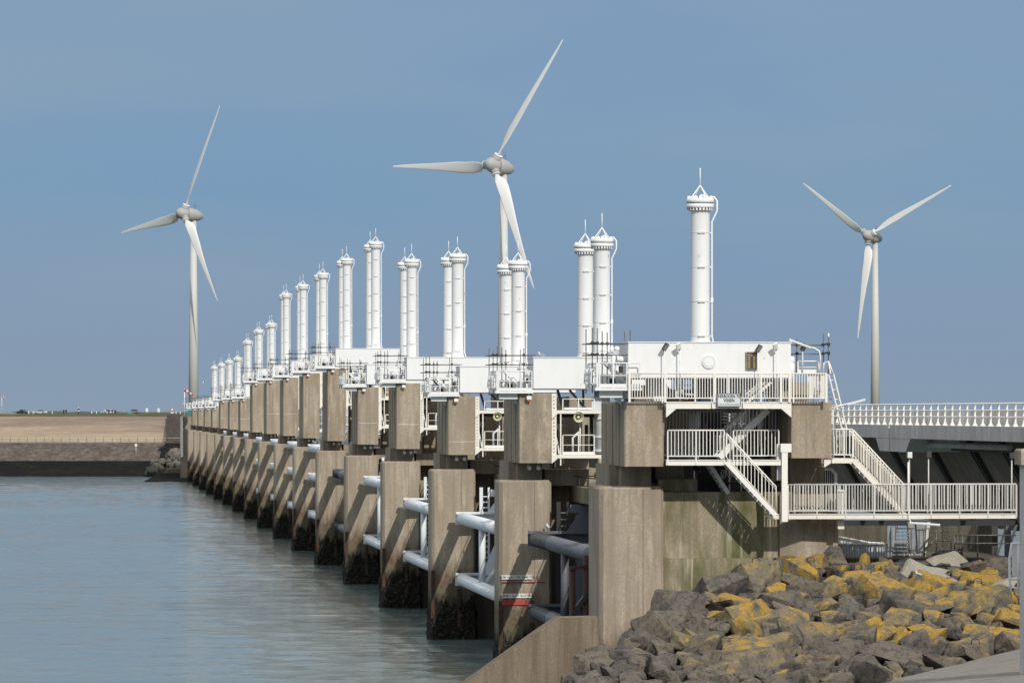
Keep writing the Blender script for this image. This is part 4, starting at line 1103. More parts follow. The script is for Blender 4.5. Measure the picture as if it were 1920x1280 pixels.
# ---- wedge shaped guide wall in front of the nearest pier
yv = B0 - 5.0
s = MB(); pts = [(868, 1284), (1000, 1190), (1046, 1158), (1122, 1156), (1124, 1330), (868, 1330)]
P_ = [(W(x, y, yv).x, W(x, y, yv).z) for x, y in pts]
s.extr(P_[::-1], yv, yv + 1.5)
s.build('guide_wall', 'wedge', None, label='sloping brown concrete guide wall at the foot of the nearest pier by the water', category='concrete wall')

# ================================================================ ROAD BRIDGE
AE = 44.0
t = thing('road_bridge', (AE, 230, E - 1), 'grey concrete road bridge running away behind the barrier with white railing on top', 'bridge')
zdk = E - .67
s = MB()
s.box(AE, AE + 12, 150, 229.8, zdk - .72, zdk)
s.box(AE, AE + 12, 230.1, 930, zdk - .72, zdk); s.build('deck_edge', 'deckc', t)
s = MB()
for y0, y1 in ((224, 229.8), (230.1, 234)):
    yy = (y0, y1)
    s.add([(AE + .02, y0, zdk - .72), (AE + .02, y1, zdk - .72), (AE + .02, y1 - (1.2 if y0 > 229 else 0), zdk - 1.45), (AE + .02, y0 + (1.4 if y0 < 229 else 0), zdk - 1.45),
           (AE + 3, y0, zdk - .72), (AE + 3, y1, zdk - .72), (AE + 3, y1 - (1.2 if y0 > 229 else 0), zdk - 1.45), (AE + 3, y0 + (1.4 if y0 < 229 else 0), zdk - 1.45)],
          [(0, 1, 2, 3), (7, 6, 5, 4), (0, 4, 5, 1), (1, 5, 6, 2), (2, 6, 7, 3), (3, 7, 4, 0)])
s.build('bearing_corbel', 'deckc', t)
s = MB(); s.add([(AE + 2.6, 150, zdk - .7), (AE + 2.6, 930, zdk - .7), (AE + 5.4, 930, zdk - 5.6), (AE + 5.4, 150, zdk - 5.6), (AE + 10, 150, zdk - .7), (AE + 10, 930, zdk - .7), (AE + 8, 930, zdk - 5.6), (AE + 8, 150, zdk - 5.6)],
                [(0, 1, 2, 3), (7, 6, 5, 4), (3, 2, 6, 7), (0, 3, 7, 4), (1, 5, 6, 2)]); s.build('box_girder', 'webc', t)
for i, yy in enumerate((206, 213, 221, 232, 244, 262, 285)):
    s = MB(); s.bar((AE + 2.5, yy, zdk - .75), (AE + 5.2, yy, zdk - 5.5), .28, .28); s.bar((AE + 2.7, yy + 1.2, zdk - 1.1), (AE + 5.3, yy + 1.2, zdk - 5.5), .09); s.build('web_stiffener', 'dark', t)
s = MB(); s.tube([(AE + 1.2, 205, zdk - 1.05), (AE + 1.2, 226, zdk - 1.05), (AE + 1.2, 227, zdk - .8)], .16, 10); s.build('drain_pipe', 'deckc', t)
s = MB(); s.box(AE + 1.8, AE + 2.2, 190, 222, zdk - 1.35, zdk - 1.15); s.build('cable_tray', 'black', t)
s = MB(); s.box(AE + 1.5, AE + 1.8, 150, 930, zdk, E + .12); s.build('parapet', 'deckc', t)
p0y, p1y = 186.0, 330.0; z0 = zdk
k = int((p1y - p0y) / 1.84)
for i in range(k + 1):
    y = p0y + i * 1.84; s_ = 'rail'
    key = 'bpost'
    if key not in CACHE:
        m_ = MB(); m_.box(-.045, .045, -.07, .07, 0, 1.1); m_.extr([(-.13, 0), (.13, 0), (.05, .16), (-.05, .16)], -.1, .1)
        me = bpy.data.meshes.new('railing_post'); me.from_pydata(m_.v, [], m_.f); me.materials.append(M['rail']); me.update(); CACHE[key] = me
    link_mesh('railing_post', CACHE[key], t, Vector((AE + .12, y, z0)) - worldloc(t))
for zz, w_ in ((1.1, .075), (.78, .05), (.45, .05)):
    s = MB(); s.tube([(AE + .12, p0y - .5, z0 + zz), (AE + .12, 930, z0 + zz)], w_ / 2 + .01, 6); s.build('rail', 'rail', t)
# red car passing behind the bridge parapet
def car(loc, rz, mat, label, L=4.3, glassm='glass', grp=None):
    t = thing('car', loc, label, 'car', grp, 0); x, y, z = loc; c, s_ = math.cos(rz), math.sin(rz)
    def tr(p): return (x + p[0] * c - p[1] * s_, y + p[0] * s_ + p[1] * c, z + p[2])
    def ex(poly, y0, y1, name, m):
        b = MB(); n = len(poly); vs = [tr((px, y0, pz)) for px, pz in poly] + [tr((px, y1, pz)) for px, pz in poly]
        b.add(vs, [tuple(range(n)), tuple(n + i for i in reversed(range(n)))] + [(i, n + i, n + (i + 1) % n, (i + 1) % n) for i in range(n)]); return b.build(name, m, t)
    ex([(-L / 2, .3), (-L / 2 + .05, .75), (-L / 2 + .25, .9), (-L * .22, .92), (L * .2, .92), (L * .44, .82), (L / 2, .6), (L / 2, .3), (L * .4, .22), (-L * .4, .22)], -.85, .85, 'body', mat)
    ex([(-L * .42, .92), (-L * .32, 1.42), (L * .06, 1.46), (L * .2, .925)], -.74, .74, 'window_band', glassm)
    ex([(-L * .33, 1.40), (-L * .3, 1.5), (L * .05, 1.52), (L * .08, 1.42)], -.72, .72, 'roof', mat)
    for sx in (-.3, .3):
        for sy in (-.86, .66):
            b = MB(); b.tube([tr((sx * L, sy, .32)), tr((sx * L, sy + .2, .32))], .32, 14); b.build('wheel', 'tyre', t)
    return t
car((AE + 6, 212, zdk + .02), R(90), 'carr', 'red car on the road bridge, only its roof above the parapet')

# ================================================================ UNDER THE BRIDGE
yu = B0 + 1.0
s = MB(); s.box(AX(1571, yu), AX(1905, yu), yu, yu + 18, 3, ZY(1700, 1046, yu)); s.build('quay_slab', 'shadewall', None, label='concrete quay coloured dark for shade below the walkway, top level with the boulders', category='concrete wall')  # shade on the quay is put into its dark colour
yz = yu + 1.5
t = thing('bridge_trestle', (AX(1715, yz), yz, ZY(1700, 1045, yz)), 'V shaped steel trestle greyed for shade standing on the quay below the walkway', 'trestle')
def quad(pts, y0, y1, name, mat, parent):
    s_ = MB(); s_.extr([(W(x, y, y0).x, W(x, y, y0).z) for x, y in pts][::-1], y0, y1); return s_.build(name, mat, parent)
quad([(1702, 978), (1714, 978), (1716, 1040), (1707, 1043)], yz, yz + .3, 'leg', 'grate', t)  # legs greyed to stand for the dim light under the walkway
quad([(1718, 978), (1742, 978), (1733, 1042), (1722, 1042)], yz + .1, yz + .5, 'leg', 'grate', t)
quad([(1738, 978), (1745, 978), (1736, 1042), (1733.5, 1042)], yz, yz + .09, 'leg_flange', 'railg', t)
quad([(1704, 1038), (1734, 1038), (1734, 1045), (1704, 1045)], yz - .3, yz + .6, 'base_plate', 'deckc', t)
quad([(1572, 975), (1905, 975), (1905, 985), (1572, 985)], yz + .6, yz + .9, 'cross_beam', 'black', t)
t = thing('quay_stair', (AX(1690, yz), yz, ZY(1700, 1045, yz)), 'dark open stair with a grey side plate between the trestle and the fence', 'stairs')
quad([(1671, 986), (1684, 986), (1672, 1044), (1661, 1044)], yz - .2, yz - .1, 'side_plate', 'grate', t)  # grey plate, toned darker for the dim light here
for i in range(8): blk(1678 - i * .6, 1704, 990 + i * 7, 992.5 + i * 7, yz + .0 - i * .02, .25, 'step', 'grate', t)
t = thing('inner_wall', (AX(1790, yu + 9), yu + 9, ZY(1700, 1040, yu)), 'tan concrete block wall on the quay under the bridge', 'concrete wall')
for i in range(4): blk(1736 + i * 31.2, 1766.6 + i * 31.2, 984, 1040, yu + 9, 1.2, 'wall_block', 'shadewall', t)  # tan blocks darkened in colour to look shaded by the bridge
t = thing('shade_toned_wall', (AX(1600, yu + 8), yu + 8, ZY(1600, 1040, yu)), 'concrete wall coloured dark for shade behind the slatted fence under the walkway', 'concrete wall')
blk(1571, 1664, 984, 1040, yu + 8, 2, 'wall', 'shadewall', t)  # dark colour stands for shade below the walkway
t = thing('slatted_fence', (AX(1610, yz - .5), yz - .5, ZY(1600, 1043, yz)), 'grey blue slatted fence on the quay beside the rear shaft', 'fence')
yy = yz - .6
blk(1572, 1660, 1020, 1044, yy + .05, .03, 'panel', 'gatew', t)
for i in range(18): 
    x = 1573 + i * 5; piece('slat', W(x, 1044, yy), W(x, 1020, yy), .035, 'grate', t)
piece('top_rail', W(1572, 1019, yy), W(1657, 1019, yy), .06, 'railg', t)
s = MB(); s.tube([W(1572, 1006, yy + 1), W(1600, 1011, yy + 1), W(1632, 1017, yy + 1), W(1700, 1020, yy + 1)], .05, 6); s.build('sloping_rail', 'rail', t)
quad([(1572, 1007), (1600, 1012), (1632, 1018), (1700, 1021), (1700, 1043), (1572, 1043)], yy + 1.1, yy + 1.2, 'white_screen', 'gatew', t)
t = thing('quay_railing', (AX(1800, yz - .2), yz - .2, ZY(1800, 1044, yz)), 'brown grey pipe railing stepping down on the quay', 'railing')
s = MB(); yy = yz - .4
for pts in ([(1733, 1043), (1733, 1018), (1754, 995), (1780, 995)], [(1733, 1030), (1756, 1008)], [(1756, 995), (1756, 1044)], [(1783, 998), (1783, 1040)], [(1790, 1003), (1850, 1003), (1905, 1003)], [(1790, 1003), (1790, 1044)], [(1804, 1003), (1804, 1044)], [(1833, 1003), (1833, 1044)], [(1790, 1018), (1905, 1018)], [(1756, 1013), (1783, 1013)], [(1796, 1003), (1796, 1030), (1760, 1030), (1745, 1044)]):
    s.tube([W(x, y, yy) for x, y in pts], .035, 6)
s.build('pipe_rail', 'scaf', t)
t = thing('quay_steps', (AX(1770, yz), yz, ZY(1770, 1044, yz)), 'low dark steps with weeds at the foot of the pipe railing', 'steps')
for i in range(3): blk(1752 + i * 6, 1804, 1044 - 5 * (i + 1), 1044 - 5 * i, yz + i * .3, .6, 'step', 'dark', t)
t = thing('dark_braces', (AX(1880, yz + 2), yz + 2, ZY(1880, 1044, yz)), 'dark steel posts with diagonal braces at the right end of the quay', 'steel frame')
blk(1860, 1871, 978, 1042, yz + 2, .3, 'post', 'dark', t)
blk(1886, 1896, 978, 1046, yz + 1.6, .3, 'post', 'gated', t)
for a, c in (((1870, 1040), (1887, 985)), ((1888, 1040), (1906, 983))):
    s = MB(); s.bar(W(*a, yz + 1.9), W(*c, yz + 1.9), .1); s.build('brace', 'railg', t)
t = thing('hooked_pipe', (AX(1555, B0), B0 + .3, ZY(1550, 905, B0)), 'bent grey duct with dark vertical bars under the side landing', 'duct')
quad([(1546, 877), (1560, 877), (1570, 887), (1570, 906), (1565, 906), (1565, 889), (1558, 882), (1546, 882)], B0 - .6, B0 - .3, 'duct', 'railg', t)
for i in range(5): blk(1547 + i * 4, 1548.4 + i * 4, 883, 906, B0 - .2, .05, 'bar', 'railg', t)
blk(1546, 1567, 882, 906, B0 - .1, .1, 'dark_grille', 'black', t)

# right edge: concrete post and white gate
yp = 150
x0 = AX(1912, yp + .8)
t = thing('concrete_post', (x0 + .4, yp, 5), 'tall grey concrete post with a yellowed cap at the right edge', 'post')
s = MB(); s.box(x0, x0 + .9, yp, yp + .8, 4.5, ZY(1915, 871, yp)); s.build('shaft', 'deckc', t)
s = MB(); s.prism([(x0 - .16, yp - .15), (x0 + 1.1, yp - .15), (x0 + 1.1, yp + .95), (x0 - .16, yp + .95)], ZY(1915, 871, yp), ZY(1915, 841, yp), .07); s.build('cap', 'block', t)
t = thing('white_gate', (x0 - .2, yp + 1, 7), 'white tubular gate end left of the concrete post', 'gate')
yp2 = yp + 1.5
for pts in ([(1896, 1110), (1893, 1085), (1893, 1045), (1897, 1018), (1915, 1018)], [(1909, 1018), (1909, 1112)], [(1895, 1085), (1912, 1085)], [(1895, 1100), (1912, 1103)]):
    s = MB(); s.tube([W(x, y, yp2) for x, y in pts], .045, 8); s.build('tube', 'white', t)
blk(1898, 1909, 1022, 1082, yp2 + .05, .03, 'sheet', 'white', t)

# ================================================================ BOULDERS
def zrock(a, b_):
    z = 8.2 - .172 * (186 - b_)
    ak = 29.0 - (184 - b_) * .72 if b_ > 180 else 26.1 - (180 - b_) * .43
    if a < ak: z -= .9 * (ak - a)
    if b_ > 186: z = min(z, 8.2)
    if a > 38: z -= .12 * (a - 38)
    return max(z, -1.2)
vs, fs = [], []; na, nb_ = 60, 60
for i in range(na + 1):
    for j in range(nb_ + 1):
        a = 12 + 34 * i / na; b_ = 140 + 48 * j / nb_; vs.append((a, b_, zrock(a, b_) - .75))
for i in range(na):
    for j in range(nb_):
        k = i * (nb_ + 1) + j; fs.append((k, k + nb_ + 1, k + nb_ + 2, k + 1))
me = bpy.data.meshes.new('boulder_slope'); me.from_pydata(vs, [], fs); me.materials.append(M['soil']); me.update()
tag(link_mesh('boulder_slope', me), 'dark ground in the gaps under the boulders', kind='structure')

def rock_mesh(seed):
    r_ = random.Random(seed); bm = bmesh.new()
    ex = r_.uniform(2.2, 4.5)
    for i in range(r_.randint(11, 16)):
        v = Vector((r_.gauss(0, 1), r_.gauss(0, 1), r_.gauss(0, 1))).normalized()
        v = Vector([math.copysign(abs(c) ** (2.0 / ex), c) for c in v]) * r_.uniform(.82, 1.0)
        bm.verts.new((v.x * .60, v.y * .52, v.z * .40))
    res = bmesh.ops.convex_hull(bm, input=bm.verts)
    bmesh.ops.delete(bm, geom=[g for g in res['geom_interior'] if isinstance(g, bmesh.types.BMVert)], context='VERTS')
    bmesh.ops.dissolve_limit(bm, angle_limit=R(12), verts=bm.verts, edges=bm.edges)
    bmesh.ops.bevel(bm, geom=list(bm.edges), offset=.022, segments=2, profile=.6, affect='EDGES')
    bmesh.ops.triangulate(bm, faces=bm.faces)
    for _ in range(3):
        le = [e for e in bm.edges if e.calc_length() > .13]
        if not le: break
        bmesh.ops.subdivide_edges(bm, edges=le, cuts=1)
        bmesh.ops.triangulate(bm, faces=[f for f in bm.faces if len(f.verts) > 3])
    off = Vector((seed * 3.1, 0, 0))
    bm.normal_update()
    for v in bm.verts:
        n_ = noise.noise(v.co * 2.2 + off) * .045 + noise.noise(v.co * 6 + off) * .022 - abs(noise.noise(v.co * 8 + off)) * .018 + noise.noise(v.co * 16 + off) * .008
        v.co += v.normal * n_
    me = bpy.data.meshes.new('boulder'); bm.to_mesh(me); bm.free(); me.materials.append(M['rock'])
    me.polygons.foreach_set('use_smooth', [True] * len(me.polygons))
    try: me.set_sharp_from_angle(angle=R(38))
    except Exception: pass
    me.update(); return me
RM = [rock_mesh(s_) for s_ in range(26)]
TH_T = math.tan(TH)
def proj(p):
    Z = p.x * math.sin(TH) + p.y * math.cos(TH); X = p.x * math.cos(TH) - p.y * math.sin(TH)
    return 960 + F * X / Z, 773 - F * (p.z - E) / Z
rr = random.Random(11)
pts = []
# asphalt edge line: (1655,1280) .. (1920,1213)
A1, A2 = Vector((30.8, 163.0)), Vector((37.9, 169.0))
def beyond_edge(a, b_): return (b_ - (A1.y + (a - A1.x) * (A2.y - A1.y) / (A2.x - A1.x)))
cand = []
for _ in range(50000):
    a = rr.uniform(17, 42.5); b_ = rr.uniform(156, 186.6)
    z = zrock(a, b_)
    if z < 1.0: continue
    p = Vector((a, b_, z)); x, y = proj(p)
    if x < 1085 or x > 1935 or y > 1330: continue
    if a > 29 and beyond_edge(a, b_) < .5: continue
    if b_ > 185.6 and a < 26.2: continue
    if b_ > 186.2 and x > 1570: continue
    sz = (rr.choice([rr.uniform(1.0, 1.5), rr.uniform(1.5, 2.2), rr.uniform(2.0, 3.0)]) if _ < 30000 else rr.uniform(.6, 1.05)) * (1.0 if b_ < 182 else .85)
    if any((a - q[0]) ** 2 + (b_ - q[1]) ** 2 < ((sz + q[3]) * .33) ** 2 for q in pts): continue
    pts.append((a, b_, z, sz))
    if len(pts) >= 620: break
pts.sort(key=lambda q: q[1])
LOC = [(1180, 'beside the guide wall'), (1290, 'below the nearest shaft'), (1400, 'below the recessed wall'), (1480, 'below the white column'), (1570, 'below the rear shaft'), (1660, 'below the slatted fence'), (1740, 'below the trestle'), (1830, 'below the pipe railing'), (9999, 'near the white gate')]
ROW = [(1085, 'top row'), (1115, 'second row'), (1150, 'upper middle'), (1190, 'lower middle'), (1235, 'low down'), (9999, 'bottom edge')]
nrock = 0; rings = 0
placed = []
for i, (a, b_, z, sz) in enumerate(pts):
    me = RM[rr.randrange(len(RM))]
    sc = Vector((rr.uniform(.85, 1.4), rr.uniform(.8, 1.15), rr.uniform(.72, 1.2))) * sz * .86
    x, y = proj(Vector((a, b_, z)))
    li = rr.choice([0, .1, .3, .45, .6, .7, .8, .95]) 
    # lichen thins out towards the water on the left
    f = max(.15, min(1, (x - 1100) / 260)) * max(.35, min(1, (1330 - y) / 150)); li *= f
    if x > 1480 and y < 1200: li = min(1, li + .15)
    tone = rr.random(); pale = 0.0
    if (1690 < x < 1790 and 1050 < y < 1085) or (1825 < x < 1885 and 1085 < y < 1110):
        if rr.random() < .6: pale = 1.0; sc = Vector((1.5, 1.2, .5)) * sz * .9; li *= .5
    placed.append((a, b_, z, sc, me, li, tone, pale, x, y))
for px_, py_, b_, sx_ in ((1735, 1078, 182.6, 3.4), (1858, 1100, 181.2, 3.0)):
    q = W(px_, py_, b_); placed.append((q.x, q.y, q.z + .05, Vector((sx_, 1.9, .75)), RM[3], .15, .5, 1.0, px_, py_))
placed.sort(key=lambda q: -q[3].x * q[3].z)
things = placed[:300]; rest = placed[300:]
sizes = lambda v: 'huge' if v > 2.1 else 'large' if v > 1.7 else 'medium' if v > 1.3 else 'small'
LB = {}
for (a, b_, z, sc, me, li, tone, pale, x, y) in things:
    o = link_mesh('boulder', me, None, (a, b_, z - .12), (rr.uniform(-.5, .35), rr.uniform(-.45, .45), rr.uniform(0, 6.28)), sc)
    o['lichen'] = float(li); o['tone'] = float(tone); o['pale'] = float(pale)
    look = 'pale slab' if pale else ('orange lichened boulder' if li > .7 else 'orange patched boulder' if li > .45 else 'yellow spotted boulder' if li > .2 else ('plain brown boulder' if tone > .55 else 'plain grey boulder'))
    shape = 'flat' if sc.z < .8 * sc.y else 'blocky' if sc.x < 1.15 * sc.y else 'long'
    col_ = next(n_ for l_, n_ in LOC if x < l_); row_ = next(n_ for l_, n_ in ROW if y < l_)
    tag(o, '%s %s %s %s, %s' % (sizes(sc.x), shape, look, col_, row_), 'boulder', 'boulders heaped at the foot of the barrier'); LB.setdefault(o['label'], []).append((x, o))
    if li > .3 and rings < 9 and x > 1280 and sc.x > 1.4 and rr.random() < .3:
        rings += 1
        s = MB(); base = Vector((a, b_, z - .12 + sc.z * .40)); s.tube([base + Vector((-.16, -.25, -.08)), base + Vector((-.15, -.25, .09)), base + Vector((0, -.25, .15)), base + Vector((.15, -.25, .09)), base + Vector((.16, -.25, -.08))], .022, 6)
        rg = s.build('iron_ring', 'redbrown', None, label='%s rusty iron lifting ring on a boulder %s, %s' % (ORD[rings - 1], col_, row_), category='iron ring', group='iron rings on the boulders')
NW = ['', 'one', 'two', 'three', 'four', 'five', 'six', 'seven', 'eight', 'nine']
def number_off(D):
    for l_, os_ in D.items():
        n_ = len(os_)
        if 1 < n_ < 10:
            for q, (x, o) in enumerate(sorted(os_, key=lambda q: q[0])):
                o['label'] = '%s, %s of %s' % (l_, 'leftmost' if q == 0 else 'rightmost' if q == n_ - 1 else ORD[q] + ' from left', NW[n_])
number_off(LB)
if rest:
    b = MB()
    for (a, b_, z, sc, me, li, tone, pale, x, y) in rest:
        mt = Matrix.Translation((a, b_, z - .1)) @ Matrix.Rotation(rr.uniform(0, 6), 4, 'Z') @ Matrix.Diagonal((*sc, 1))
        b.add([mt @ v.co for v in me.vertices], [tuple(p.vertices) for p in me.polygons], True)
    b.build('boulder_rubble', 'rock', None, kind='stuff', label='smaller stones filling the gaps of the boulder heap')
# asphalt slope at the bottom right corner
s = MB(); e0 = Vector((A1.x - 12, A1.y - 12 * (A2.y - A1.y) / (A2.x - A1.x))); e1 = Vector((A2.x + 10, A2.y + 10 * (A2.y - A1.y) / (A2.x - A1.x)))
vs, fs = [], []; nn = 60
for i in range(nn + 1):
    e = e0.lerp(e1, i / nn)
    zt = W(1655, 1280, 163).z + (e.x - 30.8) * ((W(1920, 1213, 169).z - W(1655, 1280, 163).z) / 7.1)
    jx = .25 * noise.noise(Vector((e.x * 1.3, 0, 0)))
    vs += [(e.x, e.y + jx, zt - 1.2), (e.x, e.y + jx, zt), (e.x - 1, e.y - 30, zt + 1.2)]
for i in range(nn):
    k = i * 3; fs += [(k, k + 3, k + 4, k + 1), (k + 1, k + 4, k + 5, k + 2)]
me = bpy.data.meshes.new('asphalt_slope'); me.from_pydata(vs, [], [tuple(reversed(f)) for f in fs]); me.materials.append(M['asphalt']); me.update()
tag(link_mesh('asphalt_slope', me), 'grainy grey asphalt slope in the bottom right corner', kind='structure')

# ================================================================ WIND TURBINES
def turbine(px_hub, py_hub, RPX, psi, alpha, phi0, label):
    """alpha = tilt of the rotor axis as it appears in the picture plane, psi = angle between axis and line of sight"""
    Z = 35.0 * F / RPX
    hub = KP(px_hub, py_hub, Z); tz = 10.0
    view = (Vector((hub.x, hub.y, 0))).normalized(); right = Vector((view.y, -view.x, 0)); upv = Vector((0, 0, 1))
    e1 = right * math.sin(alpha) + upv * math.cos(alpha)
    axis = (-view * math.cos(psi) + (-right * math.cos(alpha) + upv * math.sin(alpha)) * math.sin(psi)).normalized()
    e2 = e1.cross(axis).normalized()
    if e2.dot(right) < 0: e2 = -e2
    tow = hub - axis * 3.7; tow.z = tz
    t = thing('wind_turbine', tow, label, 'wind turbine', 'three white wind turbines behind the barrier')
    s = MB(); s.tube([tow, tow + Vector((0, 0, (hub.z - tz) * .5)), Vector((tow.x, tow.y, hub.z - 1.6))], [1.55, 1.28, .85], 32); s.build('tower', 'turb', t)
    s = MB(); prof = [(-1.0, .9), (.0, 1.8), (.4, 1.95), (1.6, 2.0), (3.4, 1.75), (4.9, 1.2), (5.8, .6), (6.0, .1)]
    s.tube([hub - axis * (d + 1.2) for d, r_ in prof], [r_ for d, r_ in prof], 28); s.build('nacelle', 'hub', t)
    prof = [(2.6, .1), (2.4, .7), (1.9, 1.25), (1.0, 1.7), (.0, 1.95), (-1.0, 2.0), (-1.15, 1.5)]
    s = MB(); s.tube([hub + axis * d for d, r_ in prof], [r_ for d, r_ in prof], 28)
    for k in range(3):
        ph = phi0 + k * 2 * math.pi / 3; d = e1 * math.cos(ph) + e2 * math.sin(ph)
        s.tube([hub + d * .5, hub + d * 2.75], [1.15, 1.0], 18)
    s.build('hub', 'hub', t)
    for dx in (-.25, .35):
        p = hub - axis * (4.2 + dx) + Vector((0, 0, 2.0)); piece('wind_sensor', p, p + Vector((0, 0, 1.9)), .09, 'scaf', t, round_=True)
    p = hub - axis * 4.2 + Vector((0, 0, 3.0)); s = MB(); s.bar(p + axis * .4, p - axis * .5, .08); s.build('sensor_bar', 'scaf', t)
    RR = 35.0
    for k in range(3):
        ph = phi0 + k * 2 * math.pi / 3
        d = e1 * math.cos(ph) + e2 * math.sin(ph); tv = axis.cross(d).normalized()
        st = [(2.7, .9, .9, 60, 0), (3.3, 1.2, .85, 50, .1), (4.6, 2.6, .7, 40, .45), (6.5, 2.9, .55, 28, .6), (9.0, 2.75, .5, 20, .6), (12, 2.65, .40, 17, .45), (17, 2.0, .30, 11, .3), (22, 1.5, .22, 7, .15), (27, 1.1, .15, 4, .05), (31, .75, .10, 2, 0), (33.6, .42, .06, 0, 0), (34.8, .16, .04, 0, .25)]
        vs, fs = [], []; m_ = 14
        for (r_, ch, th_, tw, off) in st:
            tw = -R(tw); cv = (tv * math.cos(tw) + axis * math.sin(tw)).normalized(); nv = d.cross(cv).normalized()
            for j in range(m_):
                q = 2 * math.pi * j / m_; cx_ = math.cos(q); xx = ch * .5 * cx_ + off * 1.0 * (ch > .96) ; yy = th_ * .5 * math.sin(q) * (.35 + .65 * (1 + cx_) / 2 if ch > 1.0 else 1)
                vs.append(hub + d * r_ + cv * xx + nv * yy + axis * (-.0012 * r_ * r_ * .4))
        L = len(st)
        for i in range(L - 1):
            for j in range(m_):
                a = i * m_ + j; c_ = i * m_ + (j + 1) % m_; fs.append((a, c_, c_ + m_, a + m_))
        fs.append(tuple(range(m_))[::-1]); fs.append(tuple((L - 1) * m_ + j for j in range(m_)))
        s = MB(); s.add(vs, fs, True); s.build('blade', 'blade', t)
        s = MB(); s.tube([hub + d * 2.62, hub + d * 2.8], 1.06, 20); s.build('blade_root_ring', 'white', t)
turbine(924.7, 309.3, 273, R(43), R(11.4), R(23.35), 'largest wind turbine in the centre, its upper blade pointing right')
turbine(344, 400.3, 217.2, R(55.3), R(7.93), R(17.35), 'left wind turbine standing behind the far end of the barrier')
turbine(1628.7, 442.3, 199.5, R(36.1), R(12.4), R(52.8), 'right wind turbine with two raised blades above the road bridge')

# ================================================================ FAR SHORE THINGS
# fence on the dike
t = thing('dike_fence', K(160, 1013, 7.5), 'long thin post fence along the path on the far dike', 'fence')
pxs = [-60 + i * 15.9 for i in range(26)]
for px in pxs: piece('fence_post', K(px, 1013, 7.5), K(px, 1013, 8.75), .13, 'scaf', t)
for zz in (8.7, 8.1): piece('fence_rail', K(-60, 1013, zz), K(338, 1013, zz), .06, 'railg', t)
# abutment
t = thing('far_abutment', K(345, 930, 0), 'tan concrete abutment where the barrier meets the far dike', 'abutment')
s = MB(); P4 = [K(338, 925, 0), K(352, 925, 0), K(352, 960, 0), K(338, 960, 0)]
s.prism([(p.x, p.y) for p in P4], -1, 13.9); s.build('wall', 'neck', t)
s = MB(); P4 = [K(338.2, 924, 0), K(343, 924, 0), K(343, 924.9, 0), K(338.2, 924.9, 0)]; s.prism([(p.x, p.y) for p in P4], 5, 13.8); s.build('wing', 'grate', t)
t = thing('teal_cabin', K(354, 922, 13.9), 'small teal cabin panel under the last white gallery', 'cabin')
s = MB(); P4 = [K(352, 921, 0), K(357, 921, 0), K(357, 924, 0), K(352, 924, 0)]; s.prism([(p.x, p.y) for p in P4], 13.9 - 0.0, 15.45); s.build('panel', 'teal', t)
s = MB(); P4 = [K(351, 920.8, 0), K(358, 920.8, 0), K(358, 924.2, 0), K(351, 924.2, 0)]; s.prism([(p.x, p.y) for p in P4], 15.46, 15.6); s.build('roof', 'white', t)
railing(t, K(351, 921, 15.6), K(358, 921, 15.6), 1.0, 1, 'white', mid=True, balusters=False, post=.4)
# low weed groyne
s = MB(); s.add([K(268, 905, .05), K(356, 905, .05), K(356, 950, 1.3), K(300, 960, 1.2), K(268, 905, -1), K(356, 905, -1)], [(0, 1, 2, 3), (4, 5, 1, 0)])
s.build('weed_groyne', 'weed', None, kind='structure', label='low weed covered stone groyne in front of the far abutment')
s = MB(); s.add([K(308, 950, 1.2), K(350, 950, 1.3), K(350, 950, 2.3), K(316, 950, 2.2), K(308, 960, 1.2), K(350, 960, 1.3), K(350, 960, 2.3), K(316, 960, 2.2)], [(0, 1, 2, 3), (3, 2, 6, 7), (0, 3, 7, 4), (1, 5, 6, 2)])
s.build('sand_coloured_slab', 'wedge', None, label='sand coloured concrete slab at the foot of the far abutment', category='concrete slab')
r2 = random.Random(5); LB2 = {}
for i in range(46):
    px = r2.uniform(278, 349); f = (px - 278) / 71; py = r2.uniform(886 - 52 * f - 4, 888 - 8 * f)
    Z = 983 + (888 - py) * .3 - 18 * f; p = KP(px, py, Z)
    sc = r2.uniform(1.5, 3.2)
    o = link_mesh('boulder', RM[r2.randrange(26)], None, p, (r2.uniform(-.6, .6), r2.uniform(-.5, .5), r2.uniform(0, 6)), (sc, sc, sc))
    o['lichen'] = .55 if r2.random() < .12 else 0.0; o['tone'] = r2.random(); o['pale'] = .12
    tag(o, 'far %s %s boulder, %s of far abutment heap, %s' % ('big' if sc > 2.6 else 'middling' if sc > 2 else 'small', 'orange tinged' if o['lichen'] else 'brownish' if o['tone'] > .5 else 'grey', 'top' if py < 845 else 'middle' if py < 866 else 'foot', 'wall side' if px > 330 else 'halfway' if px > 305 else 'outer end'), 'boulder', 'boulders heaped by the far abutment'); LB2.setdefault(o['label'], []).append((px, o))
number_off(LB2)
# backing mound under these boulders
s = MB(); s.add([K(272, 1000, .2), K(350, 970, .2), K(350, 985, 7.3), K(312, 1008, 7.4), K(285, 1006, 5.0)], [(0, 1, 2, 3), (0, 3, 4)])
s.build('mound', 'soil', None, kind='structure', label='dark ground under the boulders by the far abutment')

